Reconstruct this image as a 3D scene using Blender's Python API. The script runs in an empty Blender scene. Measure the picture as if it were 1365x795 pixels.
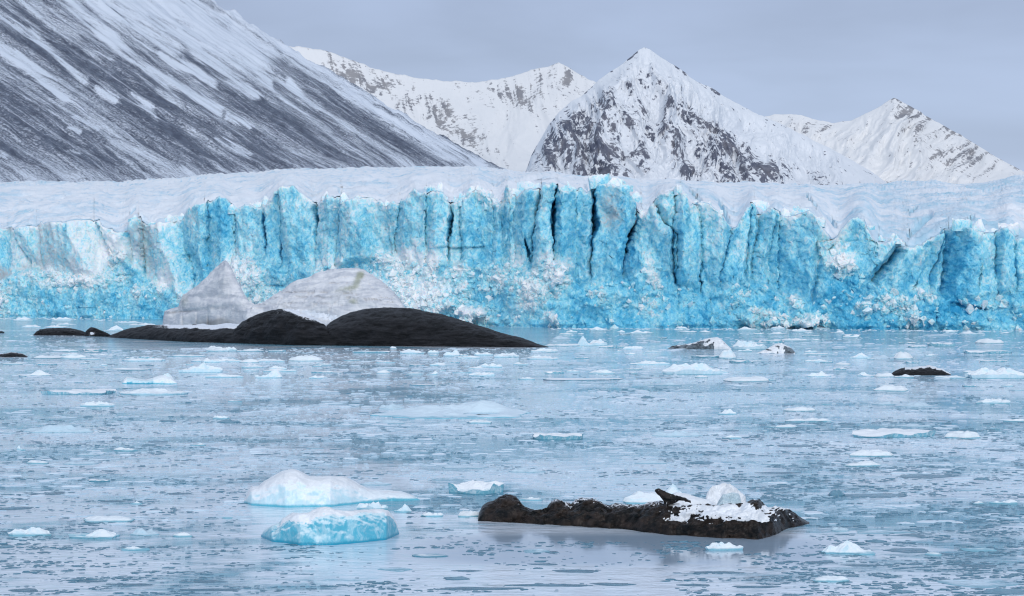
import bpy, math, random
import numpy as np

# ------------------------------------------------------------------ camera, sky, sun, exposure
SC = bpy.context.scene
F = 2547.0            # focal length in photo pixels (photo 1365 x 795)
CX = 682.5
HOR = 390.0           # photo row of the true horizon
HC = 10.0             # height of the camera above the water (deck of a boat)

cam = bpy.data.cameras.new("camera")
cam.sensor_width = 36.0
cam.lens = 36.0 * F / 1365.0
cam.clip_start = 0.5
cam.clip_end = 60000.0
cam_ob = bpy.data.objects.new("camera", cam)
SC.collection.objects.link(cam_ob)
cam_ob.location = (0, 0, HC)
cam_ob.rotation_euler = (math.radians(90) - math.atan((397.5 - HOR) / F), 0, 0)
SC.camera = cam_ob

SUN_EL, SUN_AZ = 20.0, 172.0        # azimuth clockwise from +Y: behind the camera to the right
sun = bpy.data.lights.new("sun", 'SUN')
sun.energy = 1.4
sun.angle = math.radians(14)
sun.color = (1.0, 0.975, 0.95)
sun_ob = bpy.data.objects.new("sun", sun)
SC.collection.objects.link(sun_ob)
sun_ob.rotation_euler = (math.radians(90 - SUN_EL), 0, math.radians(180 - SUN_AZ + 0))
sun_ob.location = (200, -200, 300)

W = bpy.data.worlds.new("World")
SC.world = W
W.use_nodes = True
wn = W.node_tree
wn.nodes.clear()


def N(nt, t, _in=None, **kw):
    n = nt.nodes.new(t)
    for k, v in kw.items():
        setattr(n, k, v)
    if _in:
        for k, v in _in.items():
            s = n.inputs[k]
            if isinstance(v, bpy.types.NodeSocket):
                nt.links.new(v, s)
            else:
                s.default_value = v
    return n


def c4(r, g, b):
    return (r, g, b, 1.0)


def ramp(nt, fac, stops, interp='LINEAR'):
    n = N(nt, 'ShaderNodeValToRGB', {'Fac': fac})
    cr = n.color_ramp
    cr.interpolation = interp
    while len(cr.elements) < len(stops):
        cr.elements.new(0.5)
    for e, (p, c) in zip(cr.elements, stops):
        e.position = p
        e.color = c4(*c) if len(c) == 3 else c
    return n.outputs['Color']


def mixc(nt, fac, a, b, mode='MIX'):
    n = N(nt, 'ShaderNodeMix', data_type='RGBA', blend_type=mode)
    for i, v in ((0, fac), (6, a), (7, b)):
        s = n.inputs[i]
        if isinstance(v, bpy.types.NodeSocket):
            nt.links.new(v, s)
        else:
            s.default_value = c4(*v) if isinstance(v, tuple) and len(v) == 3 else v
    return n.outputs[2]


def math_(nt, op, a, b=0.0, clamp=False):
    n = N(nt, 'ShaderNodeMath', operation=op, use_clamp=clamp)
    for i, v in ((0, a), (1, b)):
        s = n.inputs[i]
        if isinstance(v, bpy.types.NodeSocket):
            nt.links.new(v, s)
        else:
            s.default_value = v
    return n.outputs[0]


def maprange(nt, v, a, b, c=0.0, d=1.0, smooth=True):
    n = N(nt, 'ShaderNodeMapRange', {'Value': v, 'From Min': a, 'From Max': b, 'To Min': c, 'To Max': d})
    n.interpolation_type = 'SMOOTHSTEP' if smooth else 'LINEAR'
    return n.outputs['Result']


def noise(nt, vec, scale, detail=4.0, rough=0.55, dist=0.0, out='Fac'):
    n = N(nt, 'ShaderNodeTexNoise', {'Vector': vec, 'Scale': scale, 'Detail': detail, 'Roughness': rough, 'Distortion': dist})
    return n.outputs[out]


def mapping(nt, vec, scale=(1, 1, 1), rot=(0, 0, 0)):
    n = N(nt, 'ShaderNodeMapping', {'Vector': vec, 'Scale': scale, 'Rotation': rot})
    return n.outputs['Vector']


# overcast sky: the daylight sky seen through a nearly closed pale cloud deck
sky = N(wn, 'ShaderNodeTexSky', sky_type='NISHITA', sun_disc=False)
sky.sun_elevation = math.radians(SUN_EL)
sky.sun_rotation = math.radians(SUN_AZ)
sky.altitude = 0
sky.air_density = 1.2
sky.dust_density = 2.0
tc = N(wn, 'ShaderNodeTexCoord')
sep = N(wn, 'ShaderNodeSeparateXYZ', {'Vector': tc.outputs['Generated']})
elev = math_(wn, 'MAXIMUM', sep.outputs['Z'], 0.0)
deck = ramp(wn, elev, [(0.0, (0.51, 0.63, 0.84)), (0.07, (0.455, 0.565, 0.79)), (0.16, (0.39, 0.475, 0.68)),
                       (0.38, (0.50, 0.60, 0.79)), (1.0, (0.74, 0.83, 0.98))])
cl = noise(wn, mapping(wn, tc.outputs['Generated'], (2.2, 2.2, 9.0)), 2.2, 4.0, 0.5, 0.3)
cl = maprange(wn, cl, 0.3, 0.7, 0.90, 1.09)
deck = mixc(wn, 1.0, deck, N(wn, 'ShaderNodeCombineColor', {0: cl, 1: cl, 2: cl}).outputs[0], 'MULTIPLY')
skyc = mixc(wn, 1.0, sky.outputs['Color'], (0.10, 0.10, 0.10), 'MULTIPLY')
deckf = mixc(wn, 0.90, skyc, deck)
bg = N(wn, 'ShaderNodeBackground', {'Color': deckf, 'Strength': 1.0})
wo = N(wn, 'ShaderNodeOutputWorld', {'Surface': bg.outputs[0]})

SC.view_settings.view_transform = 'Standard'
SC.view_settings.look = 'None'
SC.view_settings.exposure = 0.0
SC.view_settings.gamma = 1.0
SC.cycles.diffuse_bounces = 8
SC.cycles.max_bounces = 12
SC.cycles.filter_width = 1.15

# ------------------------------------------------------------------ numeric helpers


def hsh(ix, iy, seed):
    h = (ix.astype(np.int64) * 374761393 + iy.astype(np.int64) * 668265263 + seed * 1442695041) & 0xFFFFFFFF
    h = ((h ^ (h >> 13)) * 1274126177) & 0xFFFFFFFF
    return (h ^ (h >> 16)) & 0xFFFFFFFF


_A = np.arange(1024) * (2 * np.pi / 1024)
_GX, _GY = np.cos(_A), np.sin(_A)


def perlin(x, y, seed=0):
    x = np.asarray(x, float)
    y = np.asarray(y, float)
    x, y = np.broadcast_arrays(x, y)
    ix = np.floor(x)
    iy = np.floor(y)
    fx = x - ix
    fy = y - iy
    ix = ix.astype(np.int64)
    iy = iy.astype(np.int64)
    u = fx * fx * fx * (fx * (fx * 6 - 15) + 10)
    v = fy * fy * fy * (fy * (fy * 6 - 15) + 10)

    def g(dx, dy):
        k = hsh(ix + dx, iy + dy, seed) & 1023
        return _GX[k] * (fx - dx) + _GY[k] * (fy - dy)
    a = g(0, 0)
    a = a + u * (g(1, 0) - a)
    b = g(0, 1)
    b = b + u * (g(1, 1) - b)
    return (a + v * (b - a)) * 1.5


def fbm(x, y, oct=4, seed=0, gain=0.5):
    s = 0.0
    a = 1.0
    for i in range(oct):
        s = s + a * perlin(x * 2 ** i + 17.3 * i, y * 2 ** i - 9.1 * i, seed + i)
        a *= gain
    return s


def ridged(x, y, oct=4, seed=0, gain=0.5):
    s = 0.0
    a = 1.0
    t = 0.0
    for i in range(oct):
        s = s + a * (1 - np.abs(perlin(x * 2 ** i + 5.3 * i, y * 2 ** i + 3.7 * i, seed + i)) * 1.6)
        t += a
        a *= gain
    return s / t


def facets(x, y, seed=0, tilt=0.9):
    """flat tilted chips: a random plane in every Voronoi cell; also distance to the cell edge"""
    x, y = np.broadcast_arrays(np.asarray(x, float), np.asarray(y, float))
    ix = np.floor(x).astype(np.int64)
    iy = np.floor(y).astype(np.int64)
    best = np.full(x.shape, 9.0)
    sec = np.full(x.shape, 9.0)
    val = np.zeros(x.shape)
    for dx in (-1, 0, 1):
        for dy in (-1, 0, 1):
            h = hsh(ix + dx, iy + dy, seed)
            px = ix + dx + (h & 255) / 255.0
            py = iy + dy + ((h >> 8) & 255) / 255.0
            ex, ey = x - px, y - py
            d = np.hypot(ex, ey)
            gx = ((h >> 16) & 255) / 127.5 - 1
            gy = ((h >> 24) & 255) / 127.5 - 1
            o = ((h >> 5) & 255) / 127.5 - 1
            pv = 0.55 * o + tilt * (gx * ex + gy * ey)
            near = d < best
            sec = np.where(near, best, np.minimum(sec, d))
            val = np.where(near, pv, val)
            best = np.where(near, d, best)
    return val * (0.25 + 0.75 * sstep(0, 0.16, sec - best)), sec - best


def blocky(x, y, seed=0, k=1.25, spread=0.6, tilt=0.55):
    """angular broken blocks: the upper envelope of random square pyramids with tilted tops (continuous, flat sided)"""
    x, y = np.broadcast_arrays(np.asarray(x, float), np.asarray(y, float))
    ix = np.floor(x).astype(np.int64)
    iy = np.floor(y).astype(np.int64)
    out = np.full(x.shape, -9.0)
    for dx in (-1, 0, 1):
        for dy in (-1, 0, 1):
            h = hsh(ix + dx, iy + dy, seed)
            ex = x - (ix + dx + (h & 255) / 255.0)
            ey = y - (iy + dy + ((h >> 8) & 255) / 255.0)
            an = ((h >> 16) & 255) / 255.0 * 1.57
            ca, sa = np.cos(an), np.sin(an)
            u, v = ex * ca + ey * sa, -ex * sa + ey * ca
            o = ((h >> 4) & 255) / 127.5 - 1
            t1 = ((h >> 12) & 255) / 127.5 - 1
            t2 = ((h >> 20) & 255) / 127.5 - 1
            m = np.maximum(np.maximum(np.abs(u), np.abs(v)), 0.22)
            out = np.maximum(out, spread * o + tilt * (t1 * u + t2 * v) - k * m)
    return out + 0.45


def sstep(a, b, x):
    t = np.clip((x - a) / (b - a), 0, 1)
    return t * t * (3 - 2 * t)


def interp(px, pts):
    p = np.array(pts, float)
    return np.interp(px, p[:, 0], p[:, 1])


def smooth1(a, n):
    k = np.hanning(n + 2)[1:-1]
    k /= k.sum()
    return np.convolve(np.pad(a, n, mode='edge'), k, 'same')[n:-n]


def zat(py, Y):
    return HC + (HOR - py) / F * Y


def ywater(py):
    return F * HC / (np.asarray(py, float) - HOR)


def on_water(px, py):
    Y = F * HC / (py - HOR)
    return (px - CX) / F * Y, Y


# ------------------------------------------------------------------ mesh and object helpers
COL = SC.collection


def mesh_np(name, V, Fc, attrs=None, smooth=True):
    """V (n,3), Fc (m,k) with k = 3 or 4"""
    V = np.ascontiguousarray(V, np.float32)
    Fc = np.ascontiguousarray(Fc, np.int32)
    me = bpy.data.meshes.new(name)
    me.vertices.add(len(V))
    me.vertices.foreach_set('co', V.ravel())
    m, k = Fc.shape
    me.loops.add(m * k)
    me.loops.foreach_set('vertex_index', Fc.ravel())
    me.polygons.add(m)
    me.polygons.foreach_set('loop_start', np.arange(0, m * k, k, dtype=np.int32))
    if attrs:
        for nme, arr in attrs.items():
            arr = np.asarray(arr, np.float32)
            if arr.ndim == 1:
                at = me.attributes.new(nme, 'FLOAT', 'POINT')
                at.data.foreach_set('value', np.ascontiguousarray(arr))
            else:
                at = me.attributes.new(nme, 'FLOAT_VECTOR', 'POINT')
                at.data.foreach_set('vector', np.ascontiguousarray(arr).ravel())
    me.update(calc_edges=True)
    me.polygons.foreach_set('use_smooth', np.full(m, smooth))
    me.validate()
    return me


def grid_faces(h, w, wrap=False, flip=False):
    i = np.arange(h - 1)[:, None]
    j = np.arange(w if wrap else w - 1)[None, :]
    j2 = (j + 1) % w
    a = i * w + j
    b = i * w + j2
    c = (i + 1) * w + j2
    d = (i + 1) * w + j
    f = np.stack([np.broadcast_to(q, (h - 1, j.shape[1])) for q in (a, b, c, d)], -1).reshape(-1, 4)
    return f[:, ::-1] if flip else f


def sub_mesh(name, V, Fc, sel, attrs=None, smooth=True):
    f = Fc[sel]
    u, inv = np.unique(f.ravel(), return_inverse=True)
    at = {k: np.asarray(v)[u] for k, v in attrs.items()} if attrs else None
    return mesh_np(name, V[u], inv.reshape(f.shape), at, smooth)


def link(name, me, mats, parent=None):
    o = bpy.data.objects.new(name, me)
    COL.objects.link(o)
    if me is not None:
        for m in (mats if isinstance(mats, (list, tuple)) else [mats]):
            if m and m.name not in [x.name for x in me.materials if x]:
                me.materials.append(m)
    if parent is not None:
        o.parent = parent
    return o


def tag(o, label=None, cat=None, group=None, kind=None):
    if label:
        o['label'] = label
    if cat:
        o['category'] = cat
    if group:
        o['group'] = group
    if kind:
        o['kind'] = kind
    return o


def empty(name, loc=(0, 0, 0)):
    o = bpy.data.objects.new(name, None)
    o.empty_display_size = 0.5
    COL.objects.link(o)
    o.location = loc
    return o


def part(name, me, mat, root):
    """a child whose mesh is given in world space"""
    o = link(name, me, mat, root)
    if root is not None:
        o.matrix_parent_inverse.identity()
        o.location = tuple(-c for c in root.location)
    return o


def material(name):
    m = bpy.data.materials.new(name)
    m.use_nodes = True
    nt = m.node_tree
    nt.nodes.clear()
    out = N(nt, 'ShaderNodeOutputMaterial')
    bs = N(nt, 'ShaderNodeBsdfPrincipled')
    nt.links.new(bs.outputs[0], out.inputs['Surface'])
    return m, nt, bs


def setin(nt, bs, **kw):
    for k, v in kw.items():
        s = bs.inputs[k.replace('_', ' ')]
        if isinstance(v, bpy.types.NodeSocket):
            nt.links.new(v, s)
        else:
            s.default_value = c4(*v) if isinstance(v, tuple) and len(v) == 3 and s.type == 'RGBA' else v


def attr(nt, name, out='Fac'):
    return N(nt, 'ShaderNodeAttribute', attribute_name=name).outputs[out]


def bump(nt, h, strength=0.5, dist=0.1, normal=None):
    n = N(nt, 'ShaderNodeBump', {'Height': h, 'Strength': strength, 'Distance': dist})
    if normal is not None:
        nt.links.new(normal, n.inputs['Normal'])
    return n.outputs['Normal']


def geo(nt):
    return N(nt, 'ShaderNodeNewGeometry')


# ------------------------------------------------------------------ materials
def mat_mountain(name, rock_a, rock_b, snow, fine, streak, soft=0.10, gain=(0.95, 0.75)):
    """rock / snow by the vertex attribute 'snow', broken up by fine noise; 'fall' = coordinates along and across the fall line"""
    m, nt, bs = material(name)
    s = attr(nt, 'snow')
    fall = attr(nt, 'fall', 'Vector')
    pos = geo(nt).outputs['Position']
    n1 = noise(nt, mapping(nt, fall, streak), 1.0, 5.0, 0.65)
    n2 = noise(nt, pos, fine, 4.0, 0.65)
    t = math_(nt, 'ADD', math_(nt, 'MULTIPLY', math_(nt, 'SUBTRACT', n1, 0.5), gain[0]),
              math_(nt, 'MULTIPLY', math_(nt, 'SUBTRACT', n2, 0.5), gain[1]))
    f = maprange(nt, math_(nt, 'ADD', s, t), 0.5 - soft, 0.5 + soft)
    rk = mixc(nt, maprange(nt, noise(nt, pos, fine * 0.23, 3.0, 0.6), 0.35, 0.65), rock_a, rock_b)
    setin(nt, bs, Base_Color=mixc(nt, f, rk, snow), Roughness=0.85, Normal=bump(nt, n1, 0.35, 1.5))
    bs.inputs['Specular IOR Level'].default_value = 0.15
    return m


M_SCREE = mat_mountain('scree_and_snow', (0.072, 0.086, 0.122), (0.12, 0.142, 0.19), (0.61, 0.665, 0.745), 0.7, (0.45, 0.045, 1), 0.33, (1.1, 1.4))
M_CRAG = mat_mountain('crag_and_snow', (0.10, 0.112, 0.155), (0.17, 0.175, 0.21), (0.71, 0.74, 0.78), 0.13, (0.11, 0.06, 1), 0.13, (2.4, 2.2))
M_FAR = mat_mountain('far_crag_and_snow', (0.235, 0.24, 0.265), (0.31, 0.305, 0.315), (0.76, 0.765, 0.77), 0.11, (0.09, 0.035, 1), 0.18, (2.2, 2.0))  # rock colour paled to stand in for haze over the far mountains


def mat_face():
    m, nt, bs = material('glacier_ice')
    g = geo(nt)
    pos = g.outputs['Position']
    wht = attr(nt, 'white')
    dirt = attr(nt, 'dirt')
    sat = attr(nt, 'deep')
    big = noise(nt, mapping(nt, pos, (1, 0.4, 0.55)), 0.11, 4.0, 0.6, 0.6)
    mid = noise(nt, mapping(nt, pos, (1, 0.4, 0.8), (0, 0.5, 0)), 0.55, 6.0, 0.68, 1.2)
    fin = noise(nt, mapping(nt, pos, (1, 0.5, 0.7), (0, -0.4, 0)), 2.1, 4.0, 0.7, 0.8)
    v = math_(nt, 'ADD', math_(nt, 'MULTIPLY', math_(nt, 'SUBTRACT', big, 0.5), 0.9),
              math_(nt, 'MULTIPLY', math_(nt, 'SUBTRACT', mid, 0.5), 1.5))
    v = math_(nt, 'ADD', v, math_(nt, 'MULTIPLY', math_(nt, 'SUBTRACT', fin, 0.5), 0.7))
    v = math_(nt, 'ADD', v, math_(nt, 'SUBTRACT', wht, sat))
    col = ramp(nt, math_(nt, 'ADD', math_(nt, 'MULTIPLY', v, 0.86), 0.425, True),
               [(0.04, (0.03, 0.33, 0.58)), (0.22, (0.10, 0.50, 0.74)), (0.40, (0.235, 0.66, 0.84)),
                (0.56, (0.42, 0.81, 0.91)), (0.76, (0.78, 0.90, 0.94)), (1.0, (0.92, 0.94, 0.95))])
    dn = maprange(nt, math_(nt, 'MULTIPLY', dirt, math_(nt, 'ADD', 0.1, math_(nt, 'MULTIPLY', mid, 1.9))), 0.3, 1.1)
    col = mixc(nt, dn, col, (0.44, 0.50, 0.54))
    h = math_(nt, 'ADD', math_(nt, 'MULTIPLY', mid, 0.8), math_(nt, 'MULTIPLY', fin, 0.4))
    setin(nt, bs, Base_Color=col, Roughness=maprange(nt, wht, 0.0, 0.8, 0.42, 0.85), Normal=bump(nt, h, maprange(nt, wht, 0.2, 0.7, 0.75, 0.4), 0.9))
    bs.inputs['Specular IOR Level'].default_value = 0.25
    bs.inputs['Subsurface Weight'].default_value = 0.22
    bs.inputs['Subsurface Radius'].default_value = (0.5, 1.4, 2.2)
    bs.inputs['Subsurface Scale'].default_value = 0.9
    return m


M_FACE = mat_face()


def mat_snowfield():
    m, nt, bs = material('glacier_snow')
    pos = geo(nt).outputs['Position']
    b = noise(nt, mapping(nt, pos, (1, 0.25, 1)), 0.035, 5.0, 0.6, 0.4)
    f = noise(nt, mapping(nt, pos, (1, 0.35, 1)), 0.22, 5.0, 0.65)
    bl = attr(nt, 'blue')
    t = math_(nt, 'ADD', math_(nt, 'ADD', b, math_(nt, 'MULTIPLY', math_(nt, 'SUBTRACT', f, 0.5), 1.15)), bl)
    col = ramp(nt, t, [(0.30, (0.82, 0.85, 0.89)), (0.52, (0.77, 0.82, 0.87)), (0.70, (0.64, 0.75, 0.84)), (1.0, (0.44, 0.66, 0.78))])
    d = maprange(nt, math_(nt, 'ADD', attr(nt, 'dirt'), math_(nt, 'MULTIPLY', math_(nt, 'SUBTRACT', f, 0.5), 1.2)), 0.4, 1.0)
    col = mixc(nt, d, col, (0.22, 0.24, 0.28))
    setin(nt, bs, Base_Color=col, Roughness=0.8, Normal=bump(nt, math_(nt, 'ADD', b, f), 0.7, 2.0))
    bs.inputs['Specular IOR Level'].default_value = 0.2
    return m


M_SNOWFIELD = mat_snowfield()


def mat_water():
    m, nt, bs = material('fjord_water')
    pos = geo(nt).outputs['Position']
    # bands of grease ice (smooth, pale) and open rippled water
    big = noise(nt, mapping(nt, pos, (0.8, 1.0, 1)), 0.045, 4.0, 0.6, 0.5)
    mid = noise(nt, mapping(nt, pos, (0.7, 1.0, 1)), 0.22, 4.0, 0.6, 0.4)
    film = math_(nt, 'ADD', math_(nt, 'MULTIPLY', big, 0.7), math_(nt, 'MULTIPLY', mid, 0.3))
    film = math_(nt, 'ADD', film, attr(nt, 'calm'))
    open_ = maprange(nt, film, 0.60, 0.42)
    fine = noise(nt, mapping(nt, pos, (0.6, 1.0, 1)), 0.9, 5.0, 0.62, 0.3)
    film = math_(nt, 'ADD', film, math_(nt, 'MULTIPLY', math_(nt, 'SUBTRACT', fine, 0.5), 0.28))
    open_ = maprange(nt, film, 0.55, 0.41)
    rip = noise(nt, mapping(nt, pos, (0.7, 1.3, 1)), 0.85, 5.0, 0.6, 0.2)
    rip2 = noise(nt, mapping(nt, pos, (1.0, 1.3, 1)), 3.2, 3.0, 0.6)
    h = math_(nt, 'ADD', math_(nt, 'MULTIPLY', rip, 0.55), math_(nt, 'MULTIPLY', rip2, 0.10))
    col_still = math_(nt, 'SUBTRACT', 1.0, maprange(nt, attr(nt, 'calm'), 0.03, 0.12))
    still = maprange(nt, attr(nt, 'calm'), 0.03, 0.10, 1.0, 0.12)
    col = mixc(nt, open_, (0.80, 0.88, 0.97), (0.13, 0.34, 0.46))
    col = mixc(nt, col_still, (0.36, 0.47, 0.58), col)
    setin(nt, bs, Base_Color=col, Roughness=0.08,
          Normal=bump(nt, h, math_(nt, 'MULTIPLY', still, maprange(nt, open_, 0, 1, 0.22, 0.8)), 0.6), IOR=2.3)
    return m


M_WATER = mat_water()


def mat_ice(name, white, blue, deep, lo=0.35, hi=0.8, rough=0.35, wet=0.10, nsc=1.6):
    """white on what faces up, blue on the sides, wet and deeper coloured at the waterline"""
    m, nt, bs = material(name)
    g = geo(nt)
    pos = g.outputs['Position']
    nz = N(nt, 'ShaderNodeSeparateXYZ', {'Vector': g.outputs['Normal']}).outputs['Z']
    pz = N(nt, 'ShaderNodeSeparateXYZ', {'Vector': pos}).outputs['Z']
    a = noise(nt, pos, nsc, 5.0, 0.62, 0.6)
    b = noise(nt, pos, nsc * 5.0, 4.0, 0.65)
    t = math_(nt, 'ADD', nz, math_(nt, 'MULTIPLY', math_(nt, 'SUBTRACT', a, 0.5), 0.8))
    sd = noise(nt, mapping(nt, pos, (1, 1, 0.6), (0.5, 0.3, 0)), nsc * 2.4, 5.0, 0.65, 0.8)
    blue = mixc(nt, maprange(nt, sd, 0.42, 0.66), blue, tuple(0.55 * p_ + 0.45 * q_ for p_, q_ in zip(blue, white)))
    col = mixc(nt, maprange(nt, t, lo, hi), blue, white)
    w = maprange(nt, math_(nt, 'ADD', pz, math_(nt, 'MULTIPLY', math_(nt, 'SUBTRACT', a, 0.5), wet)), wet, wet * 0.25)
    col = mixc(nt, w, col, deep)
    h = math_(nt, 'ADD', a, math_(nt, 'MULTIPLY', b, 0.35))
    setin(nt, bs, Base_Color=col, Roughness=rough, Normal=bump(nt, h, 0.5, 0.12))
    return m


M_ICE = mat_ice('floe_ice', (0.80, 0.87, 0.91), (0.52, 0.73, 0.82), (0.20, 0.47, 0.58), 0.2, 0.85, 0.5, 0.10)
M_SLAB = mat_ice('slab_ice', (0.85, 0.89, 0.92), (0.14, 0.40, 0.51), (0.08, 0.29, 0.40), 0.35, 0.7, 0.45, 0.06)
M_CLEAR = mat_ice('clear_ice', (0.56, 0.72, 0.82), (0.42, 0.63, 0.74), (0.20, 0.42, 0.53), 0.2, 1.1, 0.22, 0.05, 2.4)
M_GLASSY = mat_ice('glassy_ice', (0.62, 0.74, 0.80), (0.46, 0.60, 0.67), (0.40, 0.55, 0.62), 0.1, 1.1, 0.15, 0.01, 4.0)
M_GREASE = mat_ice('grease_ice', (0.68, 0.78, 0.87), (0.58, 0.72, 0.82), (0.40, 0.58, 0.70), 0.2, 0.9, 0.4, 0.03, 1.2)
M_CRUMB = mat_ice('crumb_ice', (0.82, 0.88, 0.92), (0.66, 0.78, 0.86), (0.52, 0.68, 0.78), 0.2, 0.7, 0.5, 0.03, 1.6)
M_DARKICE = mat_ice('dark_clear_ice', (0.16, 0.32, 0.42), (0.08, 0.23, 0.33), (0.05, 0.17, 0.25), 0.3, 1.2, 0.15, 0.04, 3.0)
M_BERG = mat_ice('berg_blue_ice', (0.62, 0.80, 0.86), (0.09, 0.45, 0.60), (0.02, 0.30, 0.45), 0.1, 0.65, 0.25, 0.16, 1.3)
M_FLATBERG = mat_ice('flat_berg_ice', (0.66, 0.80, 0.88), (0.50, 0.72, 0.82), (0.20, 0.50, 0.62), 0.3, 1.0, 0.35, 0.12, 1.0)
M_POOL = mat_ice('pool_ice', (0.30, 0.56, 0.72), (0.3, 0.56, 0.72), (0.30, 0.56, 0.72), rough=0.1)
M_BERGPALE = mat_ice('berg_pale_ice', (0.80, 0.87, 0.91), (0.52, 0.75, 0.83), (0.10, 0.45, 0.58), 0.05, 0.55, 0.35, 0.16, 1.3)


def mat_snow(name='floe_snow', col=(0.84, 0.88, 0.92)):
    m, nt, bs = material(name)
    pos = geo(nt).outputs['Position']
    a = noise(nt, pos, 1.4, 5.0, 0.6, 0.3)
    b = noise(nt, pos, 7.0, 4.0, 0.6)
    c = mixc(nt, maprange(nt, a, 0.35, 0.72), tuple(x * 0.86 for x in col), col)
    setin(nt, bs, Base_Color=c, Roughness=0.7, Normal=bump(nt, math_(nt, 'ADD', a, math_(nt, 'MULTIPLY', b, 0.3)), 0.45, 0.1))
    return m


M_SNOW = mat_snow()


def mat_rock(name, a, b, scale, snowcol=(0.8, 0.84, 0.9), strata=(1, 1, 1), rot=(0, 0, 0), rough=0.45, bs_=0.9, bd=0.25, moss=False, wetband=0.35):
    m, nt, bs = material(name)
    pos = geo(nt).outputs['Position']
    mp = mapping(nt, pos, strata, rot)
    n1 = noise(nt, mp, scale, 6.0, 0.66, 0.5)
    n2 = noise(nt, pos, scale * 4.5, 4.0, 0.65)
    col = mixc(nt, maprange(nt, n1, 0.34, 0.66), a, b)
    if moss:
        mm = maprange(nt, math_(nt, 'ADD', attr(nt, 'moss'), math_(nt, 'MULTIPLY', math_(nt, 'SUBTRACT', n2, 0.5), 0.9)), 0.1, 1.1)
        col = mixc(nt, math_(nt, 'MULTIPLY', mm, 0.62), col, (0.19, 0.22, 0.085))
        st = maprange(nt, math_(nt, 'ADD', attr(nt, 'stain'), math_(nt, 'MULTIPLY', math_(nt, 'SUBTRACT', n1, 0.5), 0.8)), 0.3, 1.0)
        col = mixc(nt, st, col, (0.20, 0.20, 0.20))
    sn = maprange(nt, math_(nt, 'ADD', attr(nt, 'snow'), math_(nt, 'MULTIPLY', math_(nt, 'SUBTRACT', n2, 0.5), 1.5)), 0.55, 0.72)
    col = mixc(nt, sn, col, snowcol)
    h = math_(nt, 'ADD', n1, math_(nt, 'MULTIPLY', n2, 0.4))
    setin(nt, bs, Base_Color=col, Roughness=maprange(nt, sn, 0, 1, rough, 0.8), Normal=bump(nt, h, bs_, bd))
    bs.inputs['Specular IOR Level'].default_value = 0.16
    return m


M_DARKROCK = mat_rock('dark_wet_rock', (0.003, 0.0038, 0.005), (0.022, 0.023, 0.027), 0.55, strata=(0.5, 0.5, 3.0), rot=(0, 0.42, 0), rough=0.55, bd=0.6)
M_DIRTY = mat_rock('dirty_ice', (0.03, 0.04, 0.05), (0.20, 0.25, 0.29), 0.9, rough=0.4)
M_PALEROCK = mat_rock('pale_bare_rock', (0.50, 0.53, 0.585), (0.74, 0.755, 0.78), 0.30, strata=(0.7, 0.7, 2.6), rot=(0, 0.15, 0), rough=0.7, bs_=0.6, bd=0.5, moss=True)
M_NEARROCK = mat_rock('near_brown_rock', (0.003, 0.005, 0.006), (0.036, 0.027, 0.023), 1.6, strata=(1, 1, 1.8), rot=(0, 0.4, 0), rough=0.30, bd=0.10)

# ------------------------------------------------------------------ mountains
# 1. the long scree slope on the left: a plane running away from the camera, its fall line towards the right
A0 = np.array([-308.0, 1150.0])
B0 = np.array([-20.5, 1900.0])
LEN = float(np.hypot(*(B0 - A0)))
TD = (B0 - A0) / LEN
UP = np.array([-TD[1], TD[0]])
ZA, ZB = zat(243, 1150) - 3, zat(224, 1900) - 1
ns, nw = 620, 360
s = (np.linspace(-0.50, 1.10, ns)[:, None] * LEN) + np.zeros((1, nw))
w = (np.linspace(0, 1, nw)[None, :] ** 1.15 * 640 - 12) + np.zeros((ns, 1))
warp = 10 * fbm(w / 90, s / 260, 3, 5)
sw = s + warp
zb = ZA + (ZB - ZA) * np.clip(s / LEN, -0.6, 1.2)
prof = 0.585 * np.maximum(w, 0) * (1 + 0.00018 * w) - 0.05 * np.minimum(w, 0) ** 2
prof += 3.0 * np.exp(-((w - 10) / 14) ** 2) * (0.5 + fbm(s / 40, w / 20, 3, 8))
gul = ridged(sw / 62, w / 420, 3, 3)
hgt = 8.0 * (gul - 0.55) + 2.2 * fbm(sw / 16, w / 90, 4, 11) + 0.8 * fbm(s / 9, w / 14, 3, 12)
hgt *= sstep(-5, 60, w)
far = sstep(1.03, 1.09, s / LEN + 0.105 * np.clip(w / 340, 0, 1.5) + 0.016 * fbm(w / 26, 0 * s, 4, 14))
hgt += sstep(.84, .96, s / LEN) * sstep(20, 80, w) * 2.6 * fbm(w / 15, s / 20, 4, 15)
Z = zb + prof + hgt - far * (60 + 0.3 * w)
X = A0[0] + TD[0] * s + UP[0] * w
Y = A0[1] + TD[1] * s + UP[1] * w
PX = CX + F * X / Y
PY = HOR - F * (Z - HC) / Y
qx = PX + 5.0 * fbm(sw / 16, w / 60, 4, 21)
qy = PY + 5.0 * fbm(sw / 16 + 40, w / 60, 4, 22)
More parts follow.
